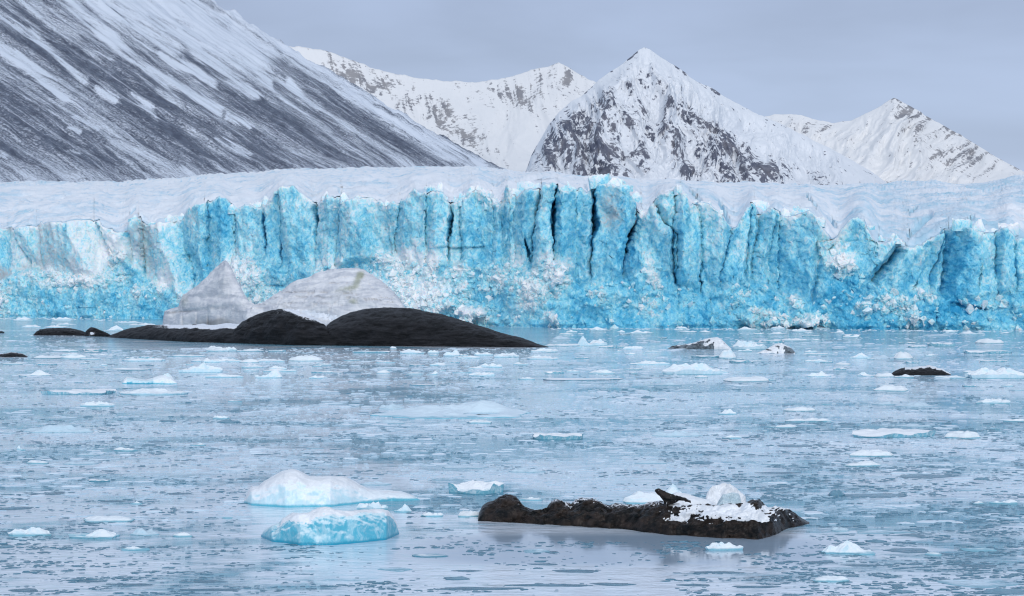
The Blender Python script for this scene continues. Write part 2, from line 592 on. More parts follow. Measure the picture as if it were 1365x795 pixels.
streaks = [  # snow chutes: polyline, half width, strength
    ([(-20, 14), (0, 25), (41, 44), (82, 82), (112, 109)], 5.0, 1.0), ([(-20, 50), (0, 65), (44, 95), (85, 132)], 5.0, 1.0),
    ([(20, -5), (68, 31), (110, 60), (150, 80)], 4.0, .75), ([(82, -5), (129, 34), (177, 78), (217, 102), (292, 146)], 5.5, 1.0),
    ([(115, -10), (187, 30), (230, 60)], 16, .75), ([(150, -10), (230, 10), (290, 45), (340, 70)], 22, .9), ([(217, 71), (250, 92), (285, 112)], 5, 1.0),
    ([(240, 40), (270, 75), (306, 105), (340, 126)], 7, .95), ([(312, 68), (360, 112)], 4.5, .9), ([(384, 109), (400, 130), (421, 146)], 4, 1.0),
    ([(129, 118), (153, 132)], 4, 1.0), ([(173, 126), (207, 156)], 3.2, 1.0), ([(0, 143), (68, 173), (136, 204)], 8, .35),
    ([(100, 155), (130, 172)], 2.2, .9), ([(289, 183), (336, 210)], 1.7, .7), ([(302, 153), (332, 169)], 2.0, .9), ([(243, 122), (292, 146)], 2.2, 1.0),
    ([(290, 5), (350, 38), (400, 75), (465, 122), (550, 176), (640, 220)], 6.5, .85), ([(300, -5), (360, 40), (400, 62)], 14, .8),
    ([(92, 170), (108, 177)], 2.2, .9), ([(90, 200), (106, 205)], 2.0, .8), ([(0, 205), (10, 209)], 2.0, .7), ([(500, 150), (560, 187), (600, 214)], 3, .5),
    ([(60, 25), (150, 95)], 3, .3), ([(210, 118), (330, 190)], 3, .25), ([(330, 80), (470, 175)], 4, .3), ([(150, 190), (260, 236)], 4, .3)]
snow = np.zeros_like(X)
for pts, hw, st in streaks:
    d = np.full(X.shape, 1e3)
    for (x0, y0), (x1, y1) in zip(pts[:-1], pts[1:]):
        L2 = (x1 - x0) ** 2 + (y1 - y0) ** 2
        t = np.clip(((qx - x0) * (x1 - x0) + (qy - y0) * (y1 - y0)) / L2, 0, 1)
        d = np.minimum(d, np.hypot(qx - x0 - t * (x1 - x0), qy - y0 - t * (y1 - y0)))
    snow = np.maximum(snow, st * (1 - sstep(hw * 0.25, hw * 1.9, d)))
skl = np.interp(PX, [-400, 280, 400, 520, 655, 700], [-400, 0, 70, 140, 225, 250])   # distance below the crest line
below = PY - skl
base = 0.37 + 0.17 * np.exp(-np.clip(below, 0, 999) / 55) + 0.16 * fbm(sw / 60, w / 300, 3, 31) + 0.20 * fbm(sw / 15, w / 160, 4, 32, 0.6)
base += 0.16 * sstep(206, 238, PY) + 0.10 * (sstep(420, 250, PX) * sstep(90, 0, PY))
base += 0.12 * fbm(s / 7.0, w / 30, 2, 33)
rib = sstep(0.62, 0.80, ridged(sw / 75, w / 500, 2, 41)) * 0.09
snow = np.clip(np.maximum(base - rib, 0) + 0.66 * snow * (0.75 + 0.6 * fbm(s / 10, w / 45, 3, 36)), -0.2, 1.1)
V = np.stack([X, Y, Z], -1).reshape(-1, 3)
fall = np.stack([s, w, 0 * s], -1).reshape(-1, 3)
me = mesh_np('scree_mountain', V, grid_faces(ns, nw), {'snow': snow.ravel(), 'fall': fall})
tag(link('scree_mountain', me, M_SCREE), 'long dark scree mountain slope streaked with snow at the upper left', 'mountain', kind='structure')


def tent(name, sky_pts, foot_pts, Yr, run, mat, label, rib_amp, rib_scale, rock_fn, n=(520, 260), gamma=1.25, skew=0.0, seed=0, crag=1.0, rough=1.0):
    """a ridge with its skyline, a concave front running down to its foot and a back slope"""
    p0, p1 = sky_pts[0][0], sky_pts[-1][0]
    nx, nv = n
    px = np.linspace(p0, p1, nx)[None, :] + np.zeros((nv, 1))
    vv = np.concatenate([np.linspace(-0.12, 1, nv - 24), 1 + np.linspace(0, 1, 25)[1:] ** 1.3 * 0.5])[:, None] + np.zeros((1, nx))
    sk = interp(px, sky_pts)
    ft = interp(px, foot_pts)
    yr = Yr(px) if callable(Yr) else Yr + 0 * px
    rn = run(px) if callable(run) else run + 0 * px
    zr = zat(sk, yr)
    zf = np.minimum(zat(ft, yr - rn), zr)
    v = np.clip(vv, -0.2, 1)
    g = np.sign(v) * np.abs(v) ** gamma
    back = np.clip(vv - 1, 0, 1)
    Z = zf + (zr - zf) * g - back * 1.4 * np.maximum(zr - zf, 40)
    Y = yr - rn * (1 - vv)
    hgt = np.maximum(zr - zf, 8)
    fade = sstep(0, 0.18, v) * (1 - 0.92 * sstep(0.80, 1.0, v)) * (vv <= 1.0)
    a = px * yr / F                                   # metres along the ridge
    b = v * hgt
    aa = a + skew * b + 0.22 * rib_scale * fbm(a / rib_scale / 1.3, b / rib_scale / 1.3, 3, seed + 9)
    r1 = ridged(aa / rib_scale, b / (rib_scale * 2.0), 4, seed + 1, 0.42)
    r2 = fbm(aa / (rib_scale * 0.22), b / (rib_scale * 0.34), 4, seed + 2, 0.55)
    chip, _ = facets(aa / (rib_scale * 0.30), b / (rib_scale * 0.42), seed + 3)
    disp = rib_amp * ((r1 - 0.55) + 0.10 * rough * r2 + 0.10 * crag * chip) * fade * np.clip(hgt / 120, 0.1, 1.2)
    Y = Y - disp
    Z = Z + 0.35 * disp + 0.010 * hgt * fbm(a / 31 + 0.35 * fbm(a / 60, 0 * a, 2, seed + 7), v * 2, 4, seed + 5) * sstep(0.9, 1.0, v) * (back < .3)
    X = (px - CX) / F * (yr - rn * (1 - vv))
    PY = HOR - F * (Z - HC) / Y
    # local steepness decides where rock shows
    dz = np.gradient(Z, axis=0)
    dy = np.gradient(Y, axis=0)
    steep = np.clip(dz / np.maximum(np.abs(dy), 0.3), -3, 3)
    rock = rock_fn(px, PY, sk, v, r1, r2, chip, steep, aa, b)
    V = np.stack([X, Y, Z], -1).reshape(-1, 3)
    fall = np.stack([aa, b, 0 * a], -1).reshape(-1, 3)
    me = mesh_np(name, V, grid_faces(nv, nx), {'snow': np.clip(1 - rock, -0.2, 1.15).ravel(), 'fall': fall})
    return tag(link(name, me, mat), label, 'mountain', kind='structure')


def spot(px, py, x, y, rx, ry, ang=0.0):
    ca, sa = math.cos(ang), math.sin(ang)
    dx, dy = px - x, py - y
    u = (dx * ca + dy * sa) / rx
    v = (-dx * sa + dy * ca) / ry
    return np.exp(-(u * u + v * v))


def rock_far(px, py, sk, v, r1, r2, chip, st, a, b):
    z = 0.52 * spot(px, py, 455, 90, 50, 24, .5) + 0.66 * spot(px, py, 600, 165, 60, 20, .65) + 0.40 * spot(px, py, 520, 120, 60, 22, .4)
    z += 0.55 * spot(px, py, 680, 125, 55, 18, .45) + 0.55 * spot(px, py, 765, 105, 22, 30) + 0.4 * spot(px, py, 720, 110, 26, 16) + .25 * spot(px, py, 640, 196, 40, 10, .7)
    strata = ridged((a * 0.55 - b * 1.2) / 40, (a + b) / 260, 3, 77)
    return np.clip(np.clip(z, 0, 1) * (0.55 + 0.5 * sstep(0.35, 0.8, strata) + 0.55 * r2) + 0.10 * sstep(0.9, 1, v) * (px > 600) * (px < 760) - 0.05, 0, 0.9)


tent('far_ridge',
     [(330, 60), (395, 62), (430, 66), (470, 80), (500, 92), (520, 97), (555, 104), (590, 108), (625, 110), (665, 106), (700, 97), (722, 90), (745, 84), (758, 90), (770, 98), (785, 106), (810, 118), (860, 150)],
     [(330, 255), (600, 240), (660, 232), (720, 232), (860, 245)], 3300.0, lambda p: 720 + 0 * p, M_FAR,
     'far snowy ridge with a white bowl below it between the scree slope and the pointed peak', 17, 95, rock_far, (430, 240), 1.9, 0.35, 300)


def rock_peak(px, py, sk, v, r1, r2, chip, st, a, b):
    depth = py - sk
    face = sstep(10, 45, depth + 0.15 * (860 - px) * (px < 860)) * sstep(700, 716, px)
    right = np.interp(px, [858, 930, 1000, 1060, 1180], [22, 40, 52, 46, 30])        # clean snow band under the right-hand crest
    face = np.where(px > 858, face * sstep(right * 0.75, right * 1.15, depth), face)
    z = 0.72 * spot(px, py, 760, 170, 60, 55) + 0.80 * spot(px, py, 820, 205, 34, 40) + 0.5 * spot(px, py, 745, 200, 30, 30) + 0.70 * spot(px, py, 915, 200, 45, 34)
    z += 0.65 * spot(px, py, 985, 195, 40, 34) + 0.65 * spot(px, py, 1000, 230, 60, 16) + 0.40 * spot(px, py, 865, 125, 28, 26) + 0.35 * spot(px, py, 940, 150, 40, 20)
    z += 0.42 * spot(px, py, 1110, 210, 60, 16, .45) + 0.4 * spot(px, py, 850, 180, 40, 40) + .3 * spot(px, py, 1070, 230, 80, 12) + .5 * spot(px, py, 775, 235, 60, 12)
    bare = 0.25 * spot(px, py, 880, 225, 18, 16) + 0.30 * spot(px, py, 860, 235, 40, 8) + .3 * spot(px, py, 700, 232, 30, 10) + .25 * spot(px, py, 900, 120, 20, 20)
    tex = 0.50 + 0.75 * (r1 - 0.5) + 0.42 * r2 + 0.55 * chip
    k = face * np.clip(0.24 + 0.30 * np.clip(z, 0, 1) + 0.50 * (tex - 0.5), 0, 0.85) - bare
    crest = 0.6 * sstep(5, 1, depth) * sstep(-0.1, 0.3, r2) * ((px < 850) | ((px > 880) & (px < 960)))
    return np.clip(np.maximum(k, crest), 0, 0.95)


tent('pointed_peak',
     [(698, 236), (704, 220), (708, 208), (714, 197), (722, 184), (733, 165), (745, 150), (760, 137), (775, 128), (788, 116), (800, 106), (812, 97), (822, 91), (830, 86), (838, 78), (845, 72), (852, 66), (858, 64), (866, 67), (880, 76), (900, 88), (915, 99), (930, 110),
      (960, 125), (1000, 147), (1040, 165), (1080, 185), (1120, 205), (1160, 228), (1185, 246), (1200, 256)],
     [(698, 240), (708, 242), (760, 248), (900, 255), (1200, 262)], lambda p: 2500 + 0.35 * (p - 858), lambda p: 330 - 0.2 * np.abs(p - 860), M_CRAG,
     'pointed snowy peak with broken dark crags down its face', 40, 70, rock_peak, (720, 380), 1.15, 0.25, 500, 1.5, 1.4)


def rock_right(px, py, sk, v, r1, r2, chip, st, a, b):
    depth = py - sk
    z = 0.50 * spot(px, py, 1240, 180, 60, 40, .5) + 0.56 * spot(px, py, 1300, 215, 50, 26, .5) + 0.45 * spot(px, py, 1110, 175, 26, 16) + 0.6 * spot(px, py, 1215, 150, 28, 18) + .5 * spot(px, py, 1060, 170, 40, 10)
    rib = sstep(0.42, 0.80, ridged((a - 0.75 * b) / 26, b / 200, 3, 91))
    return np.clip(np.clip(z, 0, 1) * (0.34 + 0.42 * rib + 0.5 * r2) + 0.3 * sstep(5, 1, depth) * (px > 1195) * (r2 > 0), 0, 0.9)


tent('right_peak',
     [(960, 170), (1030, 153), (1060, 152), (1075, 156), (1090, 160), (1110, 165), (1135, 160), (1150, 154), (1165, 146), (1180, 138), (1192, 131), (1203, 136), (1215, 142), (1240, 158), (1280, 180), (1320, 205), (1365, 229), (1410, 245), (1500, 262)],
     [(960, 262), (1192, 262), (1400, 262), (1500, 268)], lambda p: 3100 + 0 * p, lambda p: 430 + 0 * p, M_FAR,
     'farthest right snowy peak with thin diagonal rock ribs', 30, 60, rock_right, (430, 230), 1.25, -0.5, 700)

# ------------------------------------------------------------------ the glacier
EDGE = [(-150, 306), (-60, 300), (0, 304), (8, 303), (38, 297), (80, 296), (124, 292), (132, 294), (139, 302), (152, 307), (172, 306), (176, 296), (185, 291), (200, 294), (220, 292), (231, 288), (237, 290), (243, 281), (252, 273), (269, 266), (276, 270), (289, 264), (296, 266),
        (301, 272), (308, 276), (318, 270), (324, 267), (330, 268), (344, 272), (350, 276), (358, 266), (365, 260), (376, 251), (388, 249), (399, 256), (407, 262), (412, 266), (419, 272), (427, 266), (437, 258), (446, 261), (454, 261), (460, 268), (469, 263), (480, 260),
        (492, 260), (506, 263), (513, 270), (518, 269), (525, 264), (530, 268), (538, 270), (546, 262), (553, 256), (562, 261), (567, 260), (571, 255), (576, 253), (590, 255), (596, 262), (599, 268), (606, 266), (611, 266), (618, 264), (624, 256), (631, 250), (640, 251), (648, 258),
        (657, 268), (668, 265), (671, 262), (674, 247), (678, 247), (680, 262), (689, 261), (694, 254), (700, 250), (712, 249), (722, 249), (727, 248), (736, 247), (744, 248), (747, 253), (761, 255), (770, 252), (776, 249), (784, 255), (792, 252), (796, 246), (808, 243), (822, 246),
        (833, 250), (839, 250), (846, 258), (852, 272), (858, 286), (864, 284), (870, 272), (874, 268), (883, 258), (894, 255), (906, 252), (914, 258), (920, 268), (930, 270), (938, 269), (948, 275), (958, 284), (968, 294), (978, 304), (984, 300), (994, 282), (1007, 266), (1012, 268),
        (1017, 282), (1024, 280), (1032, 276), (1043, 281), (1056, 284), (1069, 282), (1080, 276), (1086, 282), (1093, 295), (1104, 302), (1112, 312), (1122, 314), (1130, 302), (1139, 291), (1150, 286), (1159, 291), (1164, 302), (1168, 315), (1178, 322), (1191, 318), (1205, 322),
        (1214, 330), (1222, 326), (1238, 316), (1252, 307), (1268, 303), (1283, 297), (1293, 302), (1304, 304), (1320, 308), (1333, 307), (1340, 303), (1347, 304), (1355, 310), (1361, 318), (1400, 310), (1515, 312)]
BASE = [(-150, 421), (0, 423), (210, 425.5), (640, 434.5), (740, 437), (1010, 438), (1365, 440.5), (1515, 441)]
# seams between seracs: polyline (top to bottom), width px, depth m
SEAMS = [([(8, 303), (25, 330), (43, 362)], 3, 5), ([(50, 298), (54, 350)], 2, 3), ([(124, 292), (140, 320), (150, 352)], 3, 5), ([(170, 306), (172, 340)], 3, 7), ([(185, 290), (190, 400)], 2, 3),
         ([(240, 282), (242, 325), (258, 400)], 3, 5), ([(272, 266), (275, 390)], 2, 3), ([(306, 275), (309, 335)], 4, 7), ([(347, 268), (348, 300), (349, 338)], 5.0, 16), ([(370, 262), (372, 318), (373, 350)], 3.2, 9), ([(419, 262), (420, 290), (418, 316)], 9, 15),
         ([(454, 258), (450, 310), (446, 350)], 3, 8), ([(515, 264), (518, 300), (520, 335)], 3, 5), ([(533, 266), (528, 300), (523, 332)], 4.5, 10), ([(567, 257), (566, 330)], 2, 4), ([(598, 260), (599, 290), (596, 330)], 4.5, 13), ([(612, 264), (612, 330)], 2, 4),
         ([(655, 264), (657, 310), (656, 340)], 11, 9), ([(668, 262), (669, 340)], 2.5, 7), ([(688, 258), (686, 330)], 3, 6), ([(723, 247), (712, 310), (708, 352)], 3, 9), ([(744, 246), (738, 285), (738, 345)], 5.5, 17), ([(769, 252), (771, 310)], 2.5, 7),
         ([(793, 250), (796, 290), (794, 320), (790, 350)], 5.5, 15), ([(841, 248), (854, 275), (848, 300), (836, 335), (832, 362)], 6.5, 17), ([(876, 272), (886, 292), (905, 312)], 5, 6), ([(904, 254), (899, 300), (903, 380)], 2.5, 5), ([(932, 268), (937, 310), (935, 390)], 4, 9),
         ([(978, 302), (972, 330), (962, 368)], 3.5, 9), ([(1008, 266), (1003, 310), (998, 352)], 2.5, 6), ([(1021, 282), (1016, 310), (1009, 335)], 5, 8), ([(1038, 280), (1033, 320), (1029, 350)], 4, 9), ([(1044, 282), (1044, 340), (1043, 388)], 3.2, 9),
         ([(1121, 312), (1110, 334)], 7, 8), ([(1224, 300), (1200, 335), (1182, 358), (1167, 374)], 8.5, 15), ([(1262, 308), (1258, 345), (1248, 364)], 4, 9), ([(1266, 340), (1265, 365), (1262, 388)], 3, 8), ([(1333, 306), (1335, 366)], 3.5, 8), ([(1362, 318), (1361, 350), (1360, 388)], 4.5, 11)]
SLITS = [([(1312, 352), (1309, 372), (1305, 388)], 2.6, 7), ([(1228, 375), (1218, 388)], 4, 7), ([(796, 272), (797, 300)], 3.2, 8), ([(140, 303), (158, 312), (172, 312)], 9, 6), ([(145, 330), (151, 342)], 3, 5), ([(186, 335), (184, 352)], 3.5, 4), ([(196, 335), (198, 352)], 3, 4),
         ([(372, 318), (373, 350)], 4, 8), ([(700, 315), (707, 352)], 3.5, 7), ([(676, 300), (672, 340)], 3, 6), ([(836, 325), (838, 340)], 6, 9), ([(884, 290), (880, 300)], 7, 5), ([(935, 360), (937, 390)], 4, 7), ([(770, 275), (772, 300)], 3, 5), ([(1080, 345), (1095, 395)], 3, 3),
         ([(1330, 345), (1334, 368)], 3.5, 6), ([(1165, 330), (1172, 345)], 3, 5), ([(1270, 405), (1320, 412)], 5, 2), ([(1225, 395), (1240, 410)], 5, 4), ([(1247, 415), (1248, 437)], 4, 4), ([(125, 398), (128, 421)], 3, 5), ([(165, 412), (167, 424)], 4, 4), ([(905, 370), (902, 436)], 2.5, 4),
         ([(775, 425), (778, 437)], 3, 3), ([(880, 385), (884, 425)], 2, 3), ([(945, 390), (950, 430)], 2, 2.5), ([(640, 380), (648, 420)], 3, 3), ([(555, 345), (560, 375)], 3, 3)]
APRON = [(-150, 355), (0, 372), (15, 360), (40, 354), (60, 357), (100, 360), (128, 362), (140, 348), (152, 330), (162, 332), (175, 352), (200, 372), (230, 386), (258, 402), (290, 405), (300, 360), (312, 336), (350, 344), (372, 352), (400, 354), (450, 352), (480, 346), (504, 334), (525, 338),
         (540, 346), (576, 347), (600, 350), (620, 342), (650, 346), (690, 350), (706, 356), (722, 348), (740, 344), (757, 350), (770, 372), (800, 372), (832, 366), (850, 356), (885, 352), (902, 372), (935, 388), (965, 382), (985, 372), (1010, 372), (1043, 388), (1085, 398), (1098, 340),
         (1120, 332), (1142, 345), (1155, 370), (1185, 382), (1230, 386), (1262, 392), (1310, 392), (1360, 388), (1515, 385)]

gpx = np.arange(-150, 1516, 1.0)
nxg = len(gpx)
nzg = 190
Y0 = smooth1(F * HC / (interp(gpx, BASE) - HOR), 90)
cole = np.zeros(nxg, int)
for pts, wd, dep in SEAMS:
    cole += gpx > pts[0][0]
edge = interp(gpx, EDGE) + np.random.RandomState(12).uniform(-3.0, 4.0, len(SEAMS) + 1)[cole] + 2.0 + 2.4 * facets(gpx / 9.0, 0 * gpx + .5, 88)[0] + 0.9 * perlin(gpx / 2.7, 0 * gpx, 4) + 0.9 * perlin(gpx / 7.0, 0 * gpx + 9, 4)
ztop = zat(edge, Y0 + 7)
tt = np.linspace(0, 1, nzg)[:, None]
GZ = -1.5 + (ztop[None, :] + 1.5) * tt
GPX = gpx[None, :] + 0 * GZ
GPY = HOR - (GZ - HC) * F / Y0[None, :]
MX = (GPX - CX) / F * Y0[None, :]         # metres along the front
# jagged lateral wobble so that the seams are not ruled lines
wx = GPX + 0.7 * fbm(MX / 2.2, GZ / 3.0, 3, 60)


def polyx(pts, py):
    p = np.array(pts, float)
    sl0 = (p[1, 0] - p[0, 0]) / (p[1, 1] - p[0, 1])
    x = np.interp(py, p[:, 1], p[:, 0])
    return x


FLAT = {515, 567, 612, 655, 668, 688, 769, 531, 533, 1044, 1038, 454, 306, 272}          # seams that only change the facing, without a groove


def slot(pts, wd, dep, extend_top=True, thr=12.0):
    p = np.array(pts, float)
    if abs(p[-1, 1] - p[0, 1]) < 12:          # a lying slit
        cy = np.interp(wx, p[:, 0], p[:, 1])
        d = np.abs(GPY - cy) / (wd * 0.5)
        end = sstep(p[0, 0] - 4, p[0, 0] + 6, wx) * (1 - sstep(p[-1, 0] - 6, p[-1, 0] + 4, wx))
        return dep * end * np.sqrt(np.clip(1 - d * d, 0, 1))
    kk = p[0, 0] * 0.37
    cx = polyx(p, GPY) + 2.4 * perlin(GZ / 11, 0 * GZ + kk, 62) + 1.3 * perlin(GZ / 3.6, 0 * GZ + kk, 63)
    top, bot = p[0, 1], p[-1, 1]
    taper = 1 - sstep(bot - 0.45 * (bot - top), bot, GPY)
    if not extend_top:
        taper = taper * sstep(top - 3, top + 0.35 * (bot - top), GPY)
    hw = wd * (0.62 if dep > thr else 0.95) * (0.25 + 0.75 * taper) * np.clip(0.75 + 0.85 * perlin(GZ / 7, 0 * GZ + wd * 3.1, 66), 0.12, 1.5)
    d = np.abs(wx - cx) / np.maximum(hw, 0.4)
    return (dep if dep > thr else 0.30 * dep) * (np.sqrt(np.clip(1 - d ** 2, 0, 1)) if dep > thr else np.clip(1 - d, 0, 1) ** 1.2) * taper ** 0.6


notch = np.zeros_like(GZ)
colid = np.zeros(GZ.shape, int)
left_d = np.full(GZ.shape, 60.0)
right_d = np.full(GZ.shape, 60.0)
seamd = np.full(GZ.shape, 99.0)
for pts, wd, dep in SEAMS:
    notch = np.maximum(notch, slot(pts, wd, dep) * (0.18 if pts[0][0] in FLAT else 0.6) * (1 - (0.95 if wd < 5.2 else 0.35) * sstep(-6, -1, GZ - ztop[None, :])))
    kk = pts[0][0] * 0.37
    sx = polyx(pts, GPY) + 2.4 * perlin(GZ / 11, 0 * GZ + kk, 62) + 1.3 * perlin(GZ / 3.6, 0 * GZ + kk, 63)
    colid += (wx > sx)
    dd_ = wx - sx
    left_d = np.where((dd_ > 0) & (dd_ < left_d), dd_, left_d)
    right_d = np.where((dd_ <= 0) & (-dd_ < right_d), -dd_, right_d)
    seamd = np.minimum(seamd, np.abs(dd_) + (3.0 if dep < 6 or pts[0][0] in FLAT else 0.0))
for pts, wd, dep in SLITS:
    notch = np.maximum(notch, slot(pts, wd, dep, False, 6.5))
apy = interp(GPX, APRON) + 3.5 * fbm(MX / 5, GZ / 7, 3, 70)
below_a = sstep(-3, 10, GPY - apy)            # 1 on the fallen ice at the foot
down = np.clip((GPY - apy) / np.maximum(interp(GPX, BASE) - apy, 8), 0, 1.1)
rngc = np.random.RandomState(7)
ncol = len(SEAMS) + 1
off = rngc.uniform(-3.6, 3.6, ncol)
for k_, (pts, wd, dep) in enumerate(SEAMS):
    if pts[0][0] in FLAT:
        off[k_ + 1] = off[k_] + rngc.uniform(-.8, .8)
tltx = rngc.uniform(-0.30, 0.30, ncol)
tltz = rngc.uniform(-0.10, 0.12, ncol)
cxm = np.array([MX[colid == c].mean() if (colid == c).any() else 0 for c in range(ncol)])
col_off = off[colid] + np.clip(tltx[colid] * (MX - cxm[colid]), -5, 5) + tltz[colid] * (GZ - 22)
arris = np.clip(rngc.uniform(0.12, 0.88, ncol)[colid] + rngc.uniform(-0.016, 0.016, ncol)[colid] * (GZ - 20), .06, .94)
uu = left_d / (left_d + right_d)
prow = np.minimum(uu / np.maximum(arris, .05), (1 - uu) / np.maximum(1 - arris, .05))          # a prow with one sharp arris per serac
wcol = np.clip((left_d + right_d) * 0.214, 3, 14)
upper = -8.5 + 1.1 * col_off + 0.62 * wcol * np.clip(prow, 0, 1) - 1.0 * np.exp(-(seamd / 1.8) ** 1.3)
upper += 7.0 * blocky(MX / 13 + 0.30 * GZ / 13, GZ / 24, 89) + 2.2 * blocky(MX / 5.2 - 0.25 * GZ / 5.2, GZ / 9, 87)
upper += 0.9 * (ridged(MX / 7.5, GZ / 30, 3, 81) - 0.5) * 2
f1, e1 = facets(MX / 6.5 + 0.25 * GZ / 6.5, GZ / 13, 90)
f2, e2 = facets(MX / 2.4 - 0.3 * GZ / 2.4, GZ / 4.0, 91)
f3, e3 = facets(MX / 0.95, GZ / 1.25, 92)
upper += 0.8 * f1 + 0.9 * blocky(MX / 2.2 + .3 * GZ / 2.2, GZ / 3.4, 86) + 0.20 * f3 + 0.3 * fbm(MX / 3, GZ / 6, 3, 93)
g1, _ = facets(MX / 11, GZ / 11, 95)
g2, _ = facets(MX / 3.6, GZ / 3.0, 96)
g3, _ = facets(MX / 1.3, GZ / 1.0, 97)
WHITE = [(318, 372, 26, 40, .9), (350, 400, 34, 30, .45), (440, 352, 24, 14, .7), (545, 350, 48, 20, .95), (570, 395, 52, 34, .95), (520, 385, 44, 34, .8), (625, 420, 26, 14, .8), (610, 375, 18, 26, .55), (665, 370, 26, 26, .6), (740, 365, 18, 26, .95), (708, 385, 26, 26, .6), (690, 345, 14, 20, .5),
         (152, 335, 18, 18, .8), (100, 372, 60, 14, .7), (60, 362, 30, 12, .55), (215, 375, 20, 20, .6), (185, 390, 16, 14, .5), (245, 395, 14, 14, .5), (870, 367, 14, 16, .6), (1118, 346, 22, 16, .95), (1072, 430, 22, 8, .9), (1062, 402, 14, 10, .6), (1030, 428, 20, 14, .5), (1145, 410, 16, 14, .6),
         (1215, 420, 20, 14, .6), (1232, 388, 20, 10, .6), (1185, 405, 24, 22, .4), (735, 425, 8, 10, .9), (1325, 410, 40, 10, .35), (1340, 385, 20, 20, .3), (980, 395, 26, 20, .3), (800, 395, 30, 22, .25), (1000, 420, 20, 12, .4), (860, 408, 14, 12, .4), (40, 405, 30, 20, .1), (0, 395, 14, 30, .5)]
wht = np.zeros_like(GZ)
jx, jy = GPX + 9 * fbm(MX / 6, GZ / 6, 4, 71), GPY + 9 * fbm(MX / 6 + 31, GZ / 6, 4, 72)
for x, y, rx, ry, a in WHITE:
    wht = np.maximum(wht, a * np.exp(-((jx - x) / rx) ** 2 - ((jy - y) / ry) ** 2))
rubble = np.clip(wht, 0, 1) * below_a
apron = (3.0 + 11.0 * sstep(0.25, 0.8, wht)) * down + 5.0 * blocky(MX / 12, GZ / 13, 95) + 2.4 * blocky(MX / 4.6, GZ / 4.2, 96) + (0.8 + 0.5 * rubble) * blocky(MX / 1.7, GZ / 1.5, 97) + 0.25 * g3 + 1.2 * fbm(MX / 8, GZ / 8, 3, 98) - 2.0
apron += rubble * 0.8 * (fbm(MX / 1.6, GZ / 1.4, 3, 99))
d = upper * (1 - below_a) + apron * below_a - notch
# crest rolls back; waterline undercut
lip = np.clip(1 - (ztop[None, :] - GZ) / 1.1, 0, 1)
d = d - 1.2 * (1 - np.sqrt(np.clip(1 - lip ** 2, 0, 1)))
d -= 0.9 * np.exp(-((GZ - 0.2) / 0.7) ** 2)
GY = Y0[None, :] - d
GX = MX + 0.35 * fbm(MX / 1.5, GZ / 1.5, 2, 101) + 0.25 * f3
GZ2 = GZ + (0.35 * f3 + 0.25 * fbm(MX / 1.8, GZ / 1.8, 2, 102)) * sstep(0, 3, GZ) * (1 - lip)
fresh = 0.40 * f2 + 0.40 * f3 + 0.34 * f1
white = 0.68 * wht + 0.14 * sstep(0.0, 1.0, lip) + 0.13 * fresh + 0.08 * (ridged(MX / 9, GZ / 30, 3, 111) - 0.5) * 2
white += 0.22 * rubble * np.clip(g3 + 0.5 * g2, -1, 1)
white += 0.14 * np.exp(-((ztop[None, :] - GZ) / 1.2)) + 0.12 * np.exp(-((ztop[None, :] - GZ) / 8.0))
white += 0.20 * sstep(270, 180, GPX) * (1 - below_a) * sstep(-10, 20, GPX)
deep = 0.10 * sstep(640, 820, GPX) * sstep(330, 430, GPY) + 0.05 * below_a * (1 - np.clip(wht * 1.6, 0, 1)) + 0.06 * sstep(930, 1250, GPX) + 0.22 * np.clip(notch / 5, 0, 1)  # notch term paints light filtered through the ice into crevasses as deep blue
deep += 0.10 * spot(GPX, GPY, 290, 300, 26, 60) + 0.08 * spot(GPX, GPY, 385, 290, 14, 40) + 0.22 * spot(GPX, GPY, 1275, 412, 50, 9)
deep -= 0.12 * spot(GPX, GPY, 480, 300, 120, 40)
dirt = 0.70 * sstep(235, 190, GPX) * (1 - below_a) * sstep(0.25, 0.55, 0.5 + 0.5 * perlin(MX / 14, GZ / 20, 120)) * 0.9
dirt += 0.75 * spot(GPX, GPY, 815, 280, 24, 44) * (1 - below_a) + 0.5 * spot(GPX, GPY, 445, 300, 10, 50) + 0.4 * spot(GPX, GPY, 606, 285, 5, 20) + 0.35 * spot(GPX, GPY, 0, 380, 10, 40) + .35 * spot(GPX, GPY, 500, 285, 40, 12)
FV = np.stack([GX, GY, GZ2], -1).reshape(-1, 3)
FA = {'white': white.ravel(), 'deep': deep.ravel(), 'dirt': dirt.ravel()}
FF = grid_faces(nzg, nxg)
fid = colid[:-1, :-1]
fap = below_a[:-1, :-1] > 0.5
apb = np.array([-999, 60, 128, 210, 262, 330, 400, 500, 575, 650, 700, 757, 832, 905, 985, 1043, 1098, 1155, 1250, 1310, 9999])
apid = np.digitize(GPX[:-1, :-1] + 8 * fbm(MX[:-1, :-1] / 8, GZ[:-1, :-1] / 8, 2, 130), apb)
code = np.where(fap, 1000 + apid, fid).ravel()
glacier = empty('glacier', (0, 545, 0))
tag(glacier, 'blue calving glacier with its tall crevassed ice front and snow covered top', 'glacier', kind='structure')
for c in np.unique(code):
    sel = code == c
    if sel.sum() < 30:
        continue
    nm = 'ice_apron' if c >= 1000 else 'serac'
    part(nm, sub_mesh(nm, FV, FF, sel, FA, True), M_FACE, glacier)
small = np.isin(code, [c for c in np.unique(code) if (code == c).sum() < 30])
if small.any():
    part('ice_sliver', sub_mesh('ice_sliver', FV, FF, small, FA, True), M_FACE, glacier)

